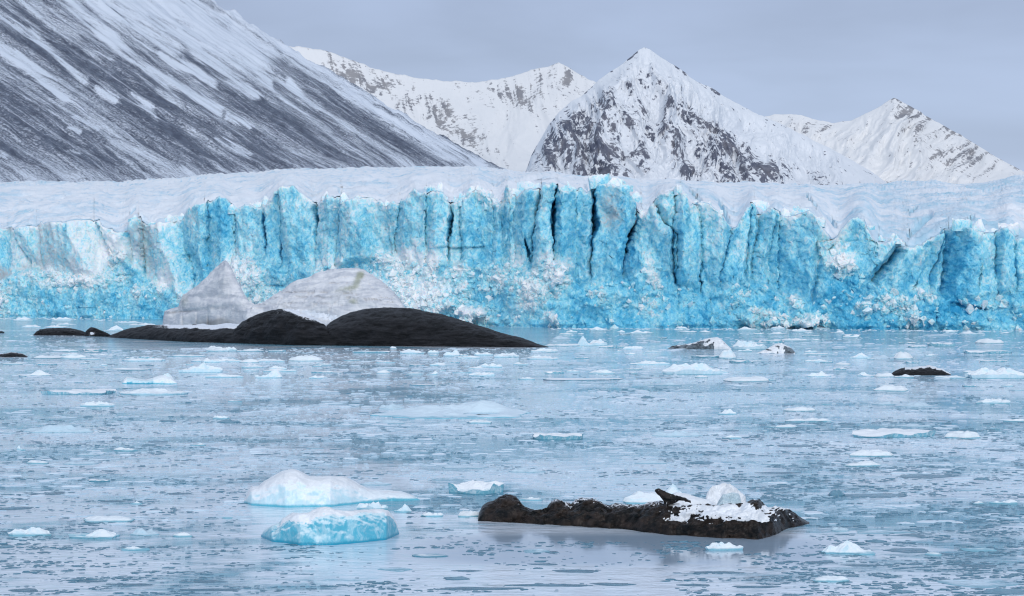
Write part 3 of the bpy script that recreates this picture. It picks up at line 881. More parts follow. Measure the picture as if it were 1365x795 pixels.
# the snow covered top, rising inland from the crest of the front
HORZ = [(-150, 245), (0, 243.5), (150, 240), (230, 236), (300, 232), (400, 226), (480, 224), (560, 223), (650, 224), (700, 232), (760, 236), (860, 241), (1000, 246), (1100, 247), (1170, 246), (1210, 242), (1245, 241), (1275, 246), (1310, 244), (1340, 238), (1365, 233), (1400, 231), (1515, 235)]
YH = [(-150, 1030), (0, 1150), (655, 1900), (720, 1700), (1150, 1500), (1365, 1150), (1515, 1100)]
npl = 190
tp = np.linspace(0, 1, npl)[:, None]
Ye, Ze, Xe = GY[-1], GZ2[-1], GX[-1]
yh = interp(gpx, YH)
hz = smooth1(interp(gpx, HORZ), 12)
zh = zat(hz, yh)
YY = Ye[None, :] + (yh - Ye)[None, :] * tp ** 2.2
zs = smooth1(np.minimum(Ze, smooth1(Ze, 20)), 25) - 2.2
ysm = smooth1(Ye, 30)
fr = np.clip((YY - ysm[None, :]) / (yh - ysm)[None, :], 0, 1)
sm = zs[None, :] + (zh - zs)[None, :] * fr ** 0.92
keep = np.exp(-(np.clip(YY - Ye[None, :], 0, 1e4) / (8.0 + 5.0 * perlin(gpx[None, :] / 40, YY / 30, 156))) ** 4)
ZZ = sm + (Ze - zs)[None, :] * keep
XX = (gpx[None, :] - CX) / F * YY
XX = XX + (Xe - (gpx - CX) / F * Ye)[None, :] * keep
away = sstep(0, 30, YY - Ye[None, :])
rel = away * (1 - sstep(0.97, 1.0, tp))
und = 2.1 * fbm(XX / 52, YY / 42, 4, 140) + 1.3 * ridged(XX / 26, YY / 22, 3, 141) * np.exp(-(YY - Ye[None, :]) / 300) + 0.8 * fbm(XX / 9, YY / 13, 4, 145, 0.6)
crv = np.clip(ridged(XX / 55 + YY / 160, YY / 45, 2, 142) - 0.82, 0, 1) * 34       # crevasse lines on the top
crv *= sstep(0.05, 0.45, 0.5 + fbm(XX / 90, YY / 160, 2, 143)) * np.exp(-(YY - Ye[None, :]) / 260)
ZZ = ZZ + rel * (und - crv)
blocks, _ = facets(XX / 9, YY / 20, 144)
blk2, be2 = facets(XX / 5.0 + 3, YY / 9, 146)
ZZ = ZZ + rel * 2.2 * blocky(XX / 17, YY / 30, 153) * np.exp(-(YY - Ye[None, :]) / 330) * sstep(-.4, .3, perlin(XX / 80, YY / 130, 154))
ZZ = ZZ + rel * (2.6 * blocky(XX / 8, YY / 15, 144) + 1.0 * blk2) * np.exp(-(YY - Ye[None, :]) / 80) * (0.4 + 0.6 * sstep(-.2, .4, perlin(XX / 40, YY / 60, 147)))
# open crevasses running inland at the right-hand shoulder
PPX = CX + F * XX / YY
PPY = HOR - F * (ZZ - HC) / YY
NCUT = [([(1240, 286), (1212, 312)], 8, 2), ([(1297, 289), (1280, 296)], 4, 2), ([(920, 253), (935, 268)], 3, 3), ([(960, 270), (972, 296)], 5, 3), ([(1076, 260), (1088, 274)], 3, 2.5), ([(1105, 290), (1114, 302)], 4, 3), ([(174, 284), (180, 277)], 4, 2), ([(452, 254), (462, 262)], 4, 2), ([(1212, 283), (1222, 276)], 3, 1.6), ([(780, 248), (792, 262)], 3, 2)]
blu = np.zeros_like(ZZ)
for pts, wd, dep in NCUT:
    (x0, y0), (x1, y1) = pts
    L2 = (x1 - x0) ** 2 + (y1 - y0) ** 2
    t = np.clip(((PPX - x0) * (x1 - x0) + (PPY - y0) * (y1 - y0)) / L2, 0, 1)
    dd = np.hypot(PPX - x0 - t * (x1 - x0), PPY - y0 - t * (y1 - y0))
    k = np.clip(1 - (dd / (wd * 0.6)) ** 2, 0, 1)
    ZZ -= dep * k * rel
    blu = np.maximum(blu, k * 0.6)
ZZ = np.where(tp >= 0.999, ZZ, ZZ)
# behind the visible rim it goes on, flatter, under the mountains
ext = []
for q in (150.0, 600.0, 1800.0):
    ext.append((((gpx - CX) / F * (yh + q))[None, :], (yh + q)[None, :], (zh - 2 + 0.02 * q)[None, :]))
XX = np.concatenate([XX] + [e[0] for e in ext])
YY = np.concatenate([YY] + [e[1] for e in ext])
ZZ = np.concatenate([ZZ] + [e[2] for e in ext])
blu = np.concatenate([blu] + [np.zeros((1, nxg))] * 3)
PPX = CX + F * XX / YY
PPY = HOR - F * (ZZ - HC) / YY
blu = blu + (0.40 + 0.5 * perlin(XX / 9, YY / 12, 152)) * np.exp(-np.clip(YY - Ye[None, :], 0, 1e4) / 14.0) + 0.22 * sstep(1020, 1200, PPX) * sstep(0.0, 0.4, 0.5 + fbm(XX / 40, YY / 80, 3, 150))
lines = sstep(0.74, 0.93, ridged(XX / 60, YY / 14 + XX / 90, 3, 148, 0.6)) * sstep(-0.25, 0.2, perlin(XX / 70, YY / 160, 149))
blu += 0.42 * lines + 0.18 * fbm(XX / 16, YY / 26, 3, 151)
blu[:npl] += 0.22 * np.clip(-blocks - 0.2, 0, 1) * np.exp(-(YY[:npl] - Ye[None, :]) / 80)
dt = 0.28 * lines * (PPX < 700) + 0.75 * spot(PPX, PPY, 725, 239, 26, 2.2, -.1) + 0.5 * spot(PPX, PPY, 133, 267, 13, 1.6) + 0.4 * spot(PPX, PPY, 480, 241, 50, 1.2) + 0.3 * spot(PPX, PPY, 95, 270, 16, 2) + 0.35 * spot(PPX, PPY, 35, 273, 14, 2)
PV = np.stack([XX, YY, ZZ], -1).reshape(-1, 3)
part('snow_cover', mesh_np('snow_cover', PV, grid_faces(len(XX), nxg), {'blue': blu.ravel(), 'dirt': dt.ravel()}), M_SNOWFIELD, glacier)

# ------------------------------------------------------------------ water
wy = np.concatenate([np.linspace(-300, 30, 6), np.geomspace(36, 640, 150), [800, 1200, 2400, 6000, 20000]])
wxs = np.concatenate([-np.geomspace(20000, 260, 8), np.linspace(-240, 240, 240), np.geomspace(260, 20000, 8)])
WX, WY = np.meshgrid(wxs, wy)
calm = 0.12 * np.exp(-(np.abs(WX - 4.5) / 9) ** 4 - (np.abs(WY - 74.5) / 5) ** 4) - 0.12 * sstep(290, 420, WY) + 0.02
for bx, by_, bw, bh in ((120, 600, 170, 9), (60, 612, 120, 7), (450, 562, 130, 9), (880, 560, 150, 8), (930, 519, 130, 4), (1120, 518, 140, 4), (1180, 572, 220, 10), (130, 668, 150, 9), (280, 585, 120, 5), (640, 652, 60, 10), (1120, 690, 90, 10), (560, 672, 70, 14), (700, 565, 60, 6), (1250, 690, 130, 16)):
    wpx = CX + F * WX / np.maximum(WY, 1)
    wpy = HOR + F * HC / np.maximum(WY, 1)
    calm = calm - 0.13 * np.exp(-((wpx - bx) / bw) ** 2 - ((wpy - by_) / bh) ** 2) * (WY > 30)
me = mesh_np('water', np.stack([WX, WY, 0 * WX], -1).reshape(-1, 3), grid_faces(len(wy), len(wxs)), {'calm': calm.ravel()}, False)
tag(link('water', me, M_WATER), kind='structure')

# ------------------------------------------------------------------ rocks and bergs lofted from their outline


def loft(crest, foot, depth, back, n=(160, 44), power=0.8, ends=None, seed=0, lump=0.10, lscale=0.35, chip=0.05, sub=0.4, px_noise=0.0):
    """a solid with the given crest line (photo px), standing on its waterline foot; depth/back in metres at the highest point.
    Returns grid (rows, columns, 3), nominal px / py of every vertex, nominal height fraction"""
    nx, nv = n
    p0, p1 = crest[0][0], crest[-1][0]
    px = np.linspace(p0, p1, nx)
    ct = interp(px, crest)
    jit = 0.007 * (interp(px, foot) - ct)
    ct = ct + jit * fbm(px / (0.05 * (p1 - p0)), 0 * px + seed, 4, seed + 20, 0.6)
    ft = interp(px, foot)
    Yb = F * HC / (ft - HOR)
    # height with the crest set back by 'depth' (scaled by how high the crest is there)
    rel = np.clip((ft - ct) / max((ft - ct).max(), 1e-3), 0.0, 1)
    df = depth * (0.12 + 0.88 * rel ** 0.6)
    db = back * (0.12 + 0.88 * rel ** 0.6)
    Yc = Yb + df
    zc = np.maximum(zat(ct, Yc), 0.02)
    nf = int(nv * 0.68)
    tf = np.linspace(0, 1, nf)
    tb = np.linspace(0, 1, nv - nf + 1)[1:]
    Yf = Yb[None, :] + df[None, :] * (1 - np.cos(tf * np.pi / 2))[:, None] ** 1.0
    zf = zc[None, :] * (np.sin(tf * np.pi / 2) ** power)[:, None]
    Yk = Yc[None, :] + db[None, :] * np.sin(tb * np.pi / 2)[:, None]
    zk = zc[None, :] * (np.cos(tb * np.pi / 2) ** 0.7)[:, None]
    Y = np.concatenate([Yf[:1] - 0.0, Yf, Yk, Yk[-1:]])
    Z = np.concatenate([Yf[:1] * 0 - sub, zf, zk, Yk[-1:] * 0 - sub])
    X = (px[None, :] - CX) / F * Yb[None, :] + 0 * Y
    X = (px[None, :] - CX) / F * Y
    H = zc.max()
    t = np.clip(Z / H, 0, 1)
    inner = np.ones_like(Z)
    inner[0] = inner[-1] = 0.5
    L = lscale * H
    q = Z * 1.1 + Y * 0.7
    dn = fbm(X / L, q / L, 5, seed, 0.55)
    fc = blocky(X / (L * 0.9), q / (L * 0.65), seed + 5) + 0.35 * blocky(X / (L * 0.3), q / (L * 0.25), seed + 6)
    dd = H * (lump * dn + chip * fc) * inner
    tip = np.clip(np.minimum(np.arange(nx), np.arange(nx)[::-1]) / (0.06 * nx), 0.05, 1)[None, :]
    dd = dd * tip
    Y = Y - 0.8 * dd
    rowf = np.concatenate([[0], np.linspace(0, 1, nf), np.linspace(1, 0, nv - nf), [0]])[:, None]
    Z = Z + dd * 0.55 * (rowf > 0.02) * np.clip(1.15 - rowf ** 6 * 0.7, 0, 1) * np.clip(zc[None, :] / (0.2 * H), 0, 1)
    PX = CX + F * X / Y
    PY = HOR - F * (Z - HC) / Y
    return np.stack([X, Y, Z], -1), PX, PY, rowf + 0 * Z


def loft_parts(root, G, mats, mask=None, attrs=None, names=('rock',), smooth=True):
    h, w = G.shape[:2]
    f = grid_faces(h, w)
    V = G.reshape(-1, 3)
    at = {k: v.ravel() for k, v in attrs.items()} if attrs else None
    if mask is None:
        return part(names[0], mesh_np(names[0], V, f, at, smooth), mats[0], root)
    m = mask.ravel()
    fm = m[f].mean(1) > 0.5
    out = []
    for k, sel in ((0, ~fm), (1, fm)):
        if sel.any():
            out.append(part(names[k], sub_mesh(names[k], V, f, sel, at, smooth), mats[k], root))
    return out


def base_of(px, py):
    x, y = on_water(px, py)
    return (x, y, 0.0)


# ---- the island: dark wet rock with two pale bare outcrops behind
isl = empty('rock_island', base_of(430, 461))
tag(isl, 'long dark rock island with two pale outcrops in front of the glacier', 'rock island')
FOOT = [(130, 448), (145, 450), (250, 456), (400, 460.5), (560, 462), (740, 463.5)]
# low left shelf
G, PX, PY, R = loft([(143, 449.5), (150, 446), (165, 441), (180, 437.5), (200, 434), (222, 433), (240, 435), (262, 432.5), (285, 434.5), (300, 431.5), (318, 433), (330, 431), (345, 438), (360, 450)], FOOT, 20, 20, (200, 50), 0.75, seed=11, lump=0.07, chip=0.10, lscale=.8)
snw = (0.50 + 0.75 * perlin(PX / 11, PY / 3.5, 700) + .3 * spot(PX, PY, 300, 436, 40, 6)) * sstep(446, 439, PY + 0.02 * (PX - 250)) * sstep(205, 240, PX) * sstep(0.3, 0.7, R) + 0.5 * sstep(175, 210, PX) * sstep(440, 437, PY) * (R > .5)
loft_parts(isl, G, [M_DARKROCK], attrs={'snow': snw}, names=['dark_rock'])
# middle hump
G, PX, PY, R = loft([(300, 459), (308, 448), (314, 438), (322, 431), (332, 425), (345, 419), (358, 415), (372, 412.5), (388, 413), (402, 417), (418, 423), (432, 431), (445, 445), (455, 459)], FOOT, 12, 14, (190, 60), 0.7, seed=23, lump=0.06, chip=0.09, lscale=.5)
snw = 1.0 * sstep(0.62, 0.9, R) * sstep(372, 384, PX) + 0.9 * spot(PX, PY, 405, 420, 26, 6, .35) + 0.5 * spot(PX, PY, 371, 418, 5, 2, .8) + .4 * spot(PX, PY, 380, 434, 4, 8)
loft_parts(isl, G, [M_DARKROCK], attrs={'snow': snw}, names=['dark_rock'])
# right whaleback
G, PX, PY, R = loft([(412, 460), (420, 448), (430, 438), (440, 430), (455, 422.5), (470, 416.5), (485, 412.5), (500, 411), (520, 410.5), (540, 411), (552, 412.5), (570, 416), (590, 420), (610, 425), (632, 432.5), (655, 440), (680, 447), (700, 453), (715, 458.5), (724, 461), (731, 463)], FOOT, 15, 16, (330, 70), 0.72, seed=37, lump=0.045, chip=0.05, lscale=.5)
snw = 0.35 * sstep(0.8, 0.98, R) * sstep(480, 440, PX) + 0.26 * sstep(.75, 1, R) + 0.16 * perlin(PX / 14 + PY / 9, PY / 2.2, 705)
loft_parts(isl, G, [M_DARKROCK], attrs={'snow': snw}, names=['dark_rock'])
# snow drift in the saddle between the two humps
G, PX, PY, R = loft([(372, 440), (380, 418), (395, 414), (410, 414.5), (425, 416), (440, 419), (455, 417), (470, 418), (480, 440)], [(330, 457.5), (500, 458.5)], 14, 10, (80, 24), 0.5, seed=41, lump=0.03, chip=0.04)
# pale outcrops
PF = [(200, 443), (330, 447), (560, 449)]
G, PX, PY, R = loft([(216, 440), (217.5, 424), (219, 415), (228, 411), (238, 409), (241, 400), (244, 394), (253, 387), (262, 380.5), (270, 373), (277, 367), (284, 361), (289, 355), (293.5, 350), (298, 346.5), (301, 346.5), (305, 352), (310, 361), (315, 371), (321, 383), (327, 395), (333, 404), (340, 408), (352, 412), (366, 424), (376, 440)], PF, 11, 12, (230, 84), 0.62, seed=53, lump=0.05, chip=0.05, sub=2)
H = G[..., 2]
led = np.exp(-((H - 5.2 - 0.02 * (PX - 240)) / 0.35) ** 2) * sstep(335, 290, PX) + 0.5 * np.exp(-((H - 9.0) / 0.3) ** 2)
shelf = sstep(0.02, 0.5, R) * (1.6 * sstep(8.8, 7.2, H) * sstep(240, 250, PX) * sstep(335, 310, PX + 4 * (H - 5)) * sstep(5.4, 5.6, H) + 1.2 * sstep(5.2, 4.9, H) * sstep(232, 244, PX) * sstep(330, 300, PX))
vert = np.exp(-((PX - 262 + 2 * perlin(H, 0 * H)) / 1.2) ** 2) * sstep(6, 5, H) + np.exp(-((PX - 243) / 1.2) ** 2) * sstep(9, 7, H) + np.exp(-((PX - 277) / 1) ** 2) * sstep(5.5, 4, H)
ol = (R > 0.03)
G[..., 1] += ol * (0.7 * led + 0.35 * vert - shelf)
at = {'snow': 0 * H, 'moss': 0.55 * spot(PX, PY, 246, 402, 8, 12) + 0.25 * spot(PX, PY, 296, 378, 12, 14), 'stain': 0.4 * led + 0.15 * vert + 0.5 * spot(PX, PY, 288, 432, 26, 7) + .35 * sstep(6, 4, H)}
pk = loft_parts(isl, G, [M_PALEROCK], attrs=at, names=['pale_outcrop'])
tag(pk, 'peaked pale outcrop')
G, PX, PY, R = loft([(318, 441), (330, 415), (340, 408), (352, 403.5), (360, 398), (372, 389), (379, 386), (386, 379.5), (395, 374.5), (404, 372), (414, 369), (420, 365), (430, 362.5), (440, 359.5), (452, 358), (466, 357.5), (476, 358.5), (484, 360), (492, 363.5), (500, 369), (510, 377), (518, 383), (525, 389), (532, 397), (538, 406), (541, 412), (545, 425), (549, 441)], PF, 13, 15, (320, 96), 0.68, seed=61, lump=0.04, chip=0.035, sub=2)
H = G[..., 2]
u = PX - 440
cr = np.zeros_like(H)
for k, (c0, sl, curv) in enumerate([(397, .02, .0006), (391, .05, .0008), (379, .02, .0003), (406, .08, .001), (372, -.1, .0008), (412, .10, .001)]):
    yy = c0 + sl * u + curv * u * u + 2.6 * fbm(PX / 24, 0 * PX + k, 3, 300 + k)
    cr += (0.9, 1.0, .6, .6, .4, .5)[k] * sstep(-.45, .25, perlin(PX / 22, 0 * PX + k, 330 + k)) * np.exp(-((PY - yy) / 0.9) ** 2)
for x0, y0, sl in ((395, 400, -1.0), (412, 395, -1.15), (428, 400, -1.0), (372, 405, -1.0), (470, 392, 1.9), (520, 400, -1.0), (446, 404, -1.5), (496, 384, 1.0)):
    dx = (PX - x0) - (PY - y0) / sl
    dx = dx + 3.0 * fbm(PX / 12, PY / 9, 3, 340)
    cr += 0.40 * np.exp(-(dx / 0.9) ** 2) * np.exp(-((PY - y0) / 17) ** 2)
G[..., 1] += (R > 0.03) * np.clip(cr, 0, 1.2) * 0.9
G[..., 1] -= (R > 0.03) * 1.1 * sstep(-1.5, 1.5, PY - (392 + .04 * u + .0007 * u * u)) + (R > .03) * 0.8 * sstep(-1, 1, PY - (379 + .02 * u))
moss = 0.95 * spot(PX, PY, 481, 366, 6, 5) + 0.95 * spot(PX, PY, 476, 375, 5, 9, .5) + 0.6 * spot(PX, PY, 465, 384, 16, 4, -.1) + 0.85 * spot(PX, PY, 472, 402, 7, 4) + 0.35 * spot(PX, PY, 458, 392, 20, 8)
at = {'snow': 0.95 * spot(PX, PY, 425, 420, 50, 6, .2), 'moss': moss, 'stain': 0.35 * np.clip(cr, 0, 1.1) + 0.2 * spot(PX, PY, 455, 376, 20, 10)}
pk = loft_parts(isl, G, [M_PALEROCK], attrs=at, names=['pale_outcrop'])
tag(pk, 'domed pale outcrop with a green moss streak')
# small cap stone on the very top of the peak
_x, _y = (299.5 - CX) / F * 425.0, 425.0

# ---- small dark rocks
def simple_rock(name, label, crest, foot, depth, back, seed, snow_fn=None, mat=None, cat='rock', n=(90, 34), lump=.12, chip=.1, mats=None, mask_fn=None, names=None, group=None, power=.75, lscale=.5):
    G, PX, PY, R = loft(crest, foot, depth, back, n, power, seed=seed, lump=lump, chip=chip, lscale=lscale)
    cxp = 0.5 * (crest[0][0] + crest[-1][0])
    cyp = float(interp(cxp, foot))
    root = empty(name, base_of(cxp, cyp))
    tag(root, label, cat, group)
    sn = snow_fn(PX, PY, R) if snow_fn else 0 * PX
    if mask_fn:
        loft_parts(root, G, mats, mask_fn(PX, PY, R, G), {'snow': 0 * PX}, names)
    else:
        loft_parts(root, G, [mat or M_DARKROCK], attrs={'snow': sn}, names=names or ['rock_body'])
    return root


simple_rock('skerry', 'small low black rock just left of the rock island', [(44, 447), (48, 443), (54, 439.5), (64, 438), (80, 437.5), (95, 438), (108, 441), (118, 445), (122, 447.5)], [(30, 447), (140, 448)], 8, 9, 71, lambda px, py, r: 0.45 * spot(px, py, 96, 441, 10, 3))
simple_rock('skerry', 'thin black ledge with snow under it, between the small black rock and the island', [(112, 447), (116, 440), (122, 436.5), (128, 438), (136, 441.5), (144, 445), (149, 448)], [(100, 448), (160, 449.5)], 4, 6, 73, lambda px, py, r: 0.9 * spot(px, py, 122, 445, 6, 3))
simple_rock('skerry', 'black snow flecked rock at the left edge of the water', [(-14, 475), (-4, 473), (8, 471.5), (14, 470), (22, 470.5), (30, 472), (37, 475.5)], [(-20, 476), (60, 476)], 4, 5, 75, lambda px, py, r: 0.65 * sstep(.5, .9, r))
simple_rock('skerry', 'dark grey rock capped with snow among the floes on the right', [(1186, 500.5), (1192, 496), (1200, 492), (1207, 490.5), (1214, 491), (1224, 489), (1234, 488.5), (1238, 487), (1244, 489), (1254, 492), (1262, 496), (1268, 499)], [(1180, 501), (1280, 500)], 5, 5, 77,
            names=('rock_body', 'snow_cap'), mats=(M_DARKROCK, M_SNOW), mask_fn=lambda px, py, r, g: ((r > 0.60 + 0.12 * perlin(px / 6, py / 2, 5)) & (px > 1206)).astype(float))
simple_rock('skerry', 'tiny dark rock sliver at the left edge below the glacier', [(-8, 443.5), (-2, 441.5), (4, 442), (6, 443.5)], [(-20, 444), (20, 444)], 3, 3, 79)

# ---- the near rock
nr = empty('snowy_rock', base_of(860, 708))
tag(nr, 'low brown black rock with snow and ice on its right half in the foreground', 'rock')
NF = [(630, 694), (640, 695), (700, 698), (760, 701), (830, 706), (880, 712), (950, 717), (1010, 719), (1030, 715), (1050, 705), (1080, 698)]
G, PX, PY, R = loft([(637, 693), (638.5, 684), (643, 675), (650, 670), (658, 667), (665, 663), (674, 661), (682, 661), (688, 664), (694, 671), (700, 677), (707, 680), (714, 682), (722, 682), (729, 678), (735, 670), (741, 667.5), (748, 668), (755, 673), (761, 675), (768, 668), (776, 665), (786, 665), (796, 667), (803, 672), (810, 676), (820, 673.5), (835, 675), (850, 676), (866, 671), (880, 669), (892, 671), (905, 673), (920, 674), (935, 674), (950, 675), (965, 674), (980, 672), (995, 671), (1006, 669), (1012, 667.5), (1017, 671), (1024, 676), (1036, 677), (1050, 680), (1060, 685), (1070, 692), (1079, 698)],
                      NF, 1.9, 1.4, (520, 110), 0.72, seed=83, lump=0.15, chip=0.16, sub=.5, lscale=.55)
a = perlin(PX / 9, PY / 4, 801) * 0.5 + perlin(PX / 3.5, PY / 2, 802) * 0.35
msk = 1.25 * spot(PX, PY, 975, 682, 62, 13) + 0.9 * spot(PX, PY, 905, 692, 26, 7, -.35) + 1.0 * spot(PX, PY, 1008, 697, 16, 12) + 0.9 * spot(PX, PY, 905, 671, 24, 5) - 0.8 * spot(PX, PY, 925, 688, 7, 2.5) - 1.0 * spot(PX, PY, 1012, 672, 4, 8, .5) + .8 * spot(PX, PY, 1045, 676, 26, 3.2)
msk = (msk + 1.15 * a > 0.60) & (PX > 868) & (R > 0.26)
snb = 0.32 * sstep(0.55, 0.95, R) * (PX > 735) * (PX < 880) + 0.28 * sstep(0.3, .9, R) * (PX > 690) + 0.42 * spot(PX, PY, 985, 712, 14, 3) + .3 * spot(PX, PY, 690, 672, 6, 5)
loft_parts(nr, G, (M_NEARROCK, M_SNOW), msk.astype(float), {'snow': snb}, ('rock_body', 'snow_cover'))
G, PX, PY, R = loft([(880, 676), (886, 668), (893, 660), (901, 656.5), (912, 658), (922, 661), (934, 664), (946, 668), (956, 676)], [(870, 700), (960, 702)], 1.0, 0.6, (80, 30), .6, seed=84, lump=.08, chip=.05, lscale=.6)
loft_parts(nr, G, [M_SNOW], names=['snow_bank'])
# the tilted black slab of rock standing up through the snow
for crest, foot, sd in (([(872, 653), (876, 651.5), (884, 654), (893, 659), (903, 661), (914, 664.5), (921, 668.5)], [(870, 662), (893, 667), (921, 671)], 1), ):
    nxs = 40
    p = np.linspace(873, 921, nxs)
    top = interp(p, [(873, 653), (878, 651.5), (888, 656), (900, 660.5), (914, 664), (921, 668)])
    bot = interp(p, [(873, 655.5), (878, 660), (883, 666), (888, 674), (900, 671), (905, 667), (912, 668), (921, 671)])
    Yn = F * HC / (714 - HOR) + 1.35
    rows = []
    for k, (f_, y_) in enumerate([(0, 0.0), (0.5, -0.08), (1, 0.0), (1, 0.35), (0.4, 0.5), (0, 0.45), (0, 0.0)]):
        py_ = bot + (top - bot) * f_ + 1.1 * perlin(p / 4, 0 * p + k * .6, 88) + 0.5 * perlin(p / 1.7, 0 * p + k * .6, 89)
        yy = Yn + y_ + 0 * p
        rows.append(np.stack([(p - CX) / F * yy, yy, zat(py_, yy)], -1))
    Gs = np.stack(rows)
    loft_parts(nr, Gs, [M_NEARROCK], attrs={'snow': 0.35 + 0 * Gs[..., 0]}, names=['upright_slab'], smooth=False)

# ------------------------------------------------------------------ floating ice


def chunk_mesh(name, Wm, Dm, Hm, style, seed, size_px):
    """an irregular floating piece about Wm x Dm x Hm metres round its own origin at the waterline"""
    r = np.random.RandomState(seed)
    na = int(np.clip(size_px * 0.8, 16, 84))
    nr = int(np.clip(size_px * 0.16, 4, 18))
    a = np.arange(na) * 2 * np.pi / na
    # broken polygon outline
    k = r.randint(6, 10)
    ang = np.sort(r.uniform(0, 2 * np.pi, k))
    dist = r.uniform(0.72, 1.0, k)
    R = np.full(na, 1.25)
    for q, dq in zip(ang, dist):
        c = np.cos(a - q)
        R = np.where(c > 0.15, np.minimum(R, dq / np.maximum(c, 0.15)), R)
    R = R * (1 + 0.10 * perlin(np.cos(a) * 2.5 + seed, np.sin(a) * 2.5, seed) + 0.05 * perlin(np.cos(a) * 8, np.sin(a) * 8 + seed, seed + 1))
    R = R / np.abs(R * np.cos(a)).max()
    rho = np.concatenate([np.linspace(0, 1, nr)[1:], [1.0]])[:, None]
    x = rho * (R * np.cos(a))[None, :]
    y = rho * (R * np.sin(a))[None, :]
    sx, sy = x * Wm / 2, y * Dm / 2
    n1 = fbm(x * 1.6 + seed * .37, y * 1.6 + seed * .11, 3, seed + 3)
    n2 = fbm(x * 5 + seed, y * 5, 2, seed + 4)
    f1, _ = facets(x * 2.2 + seed * .7, y * 2.2, seed + 6)
    edge_fall = 1 - rho ** 4
    if style == 's':          # flat slab with a cut edge
        z = 0.70 + 0.22 * n1 + 0.07 * f1 + 0.06 * n2
        z = z * (1 - rho ** 4 * np.clip(0.12 + 0.9 * perlin(np.cos(a) * 1.7 + seed * .3, np.sin(a) * 1.7, seed + 9), 0.0, 0.75)[None, :])
    elif style == 'w':        # rough white lumps
        z = 0.22 + 0.78 * np.clip(0.45 + 0.75 * n1 + 0.30 * f1 + 0.16 * n2, 0.05, 1.15) * (0.35 + 0.65 * edge_fall)
    elif style == 'p':        # one or two peaks
        cx_, cy_ = r.uniform(-.45, .45), r.uniform(-.2, .2)
        c2x = r.uniform(-.7, .7)
        z = np.maximum(1.0 - 1.6 * np.hypot(x - cx_, 0.8 * (y - cy_)), 0.65 - 1.7 * np.hypot(x - c2x, y))
        z = np.clip(0.16 + np.clip(z, 0, 1) + 0.16 * f1 + 0.16 * n2 * (1 - rho), 0.1, 1.1)
    elif style == 'm':        # smooth mound
        z = 0.14 + 0.86 * np.sqrt(np.clip(1 - rho ** 2.2, 0, 1)) * (0.78 + 0.45 * n1) + 0.04 * n2
    elif style == 'c':        # low wet clear ice
        z = 0.12 + 0.75 * np.sqrt(np.clip(1 - rho ** 2.4, 0, 1)) * np.clip(0.65 + 0.8 * n1, 0.15, 1.2) + 0.10 * f1 * (1 - rho)
    else:                     # dark clear ice, nearly awash
        z = 0.25 + 0.6 * (1 - rho ** 3) * np.clip(0.6 + 0.9 * n1, 0.1, 1.3) + 0.12 * n2
    z = np.maximum(z, 0.05) * Hm
    rings = [np.stack([sx, sy, z], -1)]
    last = rings[0][-1]
    low = last.copy()
    low[:, :2] *= 1.0 + (0.03 if style in 'cd' else -0.05) * r.uniform(0.5, 1.2, na)[:, None]
    low[:, 2] = 0.04 * Hm
    bot = low.copy()
    bot[:, 2] = -0.35 * Hm - 0.05
    rings += [low[None], bot[None]]
    P = np.concatenate(rings)
    h = len(P)
    V = np.concatenate([P.reshape(-1, 3), [[0, 0, float(z[0].mean())]]])
    Fq = grid_faces(h, na, wrap=True, flip=True)
    c = len(V) - 1
    tri = np.array([[c, j, (j + 1) % na, (j + 1) % na] for j in range(na)])
    bm = bpy.data.meshes.new(name)
    bm.from_pydata(V.tolist(), [], [tuple(q) for q in Fq.tolist()] + [(c, j, (j + 1) % na) for j in range(na)])
    bm.update()
    if style in 'mcwsd':
        bm.polygons.foreach_set('use_smooth', np.ones(len(bm.polygons), bool))
        if style in 'sw':
            bm.set_sharp_from_angle(angle=math.radians(38))
    return bm


STYLE_MAT = {'s': M_SLAB, 'w': M_ICE, 'p': M_ICE, 'm': M_ICE, 'c': M_CLEAR, 'd': M_DARKICE}
_seed = [1000]


def floe(px, py, w, h, style, label=None, group=None, name='ice_floe', cat='ice floe', dfac=None, mat=None, z=0.0):
    _seed[0] += 1
    Yf = F * HC / (py - HOR)
    mpp = Yf / F
    Wm = w * mpp
    if dfac is None:
        dfac = {'s': 0.62, 'w': 0.5, 'p': 0.55, 'm': 0.65, 'c': 0.75, 'd': 0.7}[style]
    Dm = min(Wm * dfac, max(h * mpp * Yf / HC * 0.8, 0.3))
    Hm = max(0.24 * h * mpp, 0.92 * h * mpp - Dm * HC / Yf * 0.85)
    me = chunk_mesh(name, Wm, Dm, Hm, style, _seed[0], w)
    o = link(name, me, mat or STYLE_MAT[style])
    Yc = Yf + Dm / 2
    o.location = ((px - CX) / F * Yc, Yc, z)
    tag(o, label, cat, group)
    return o


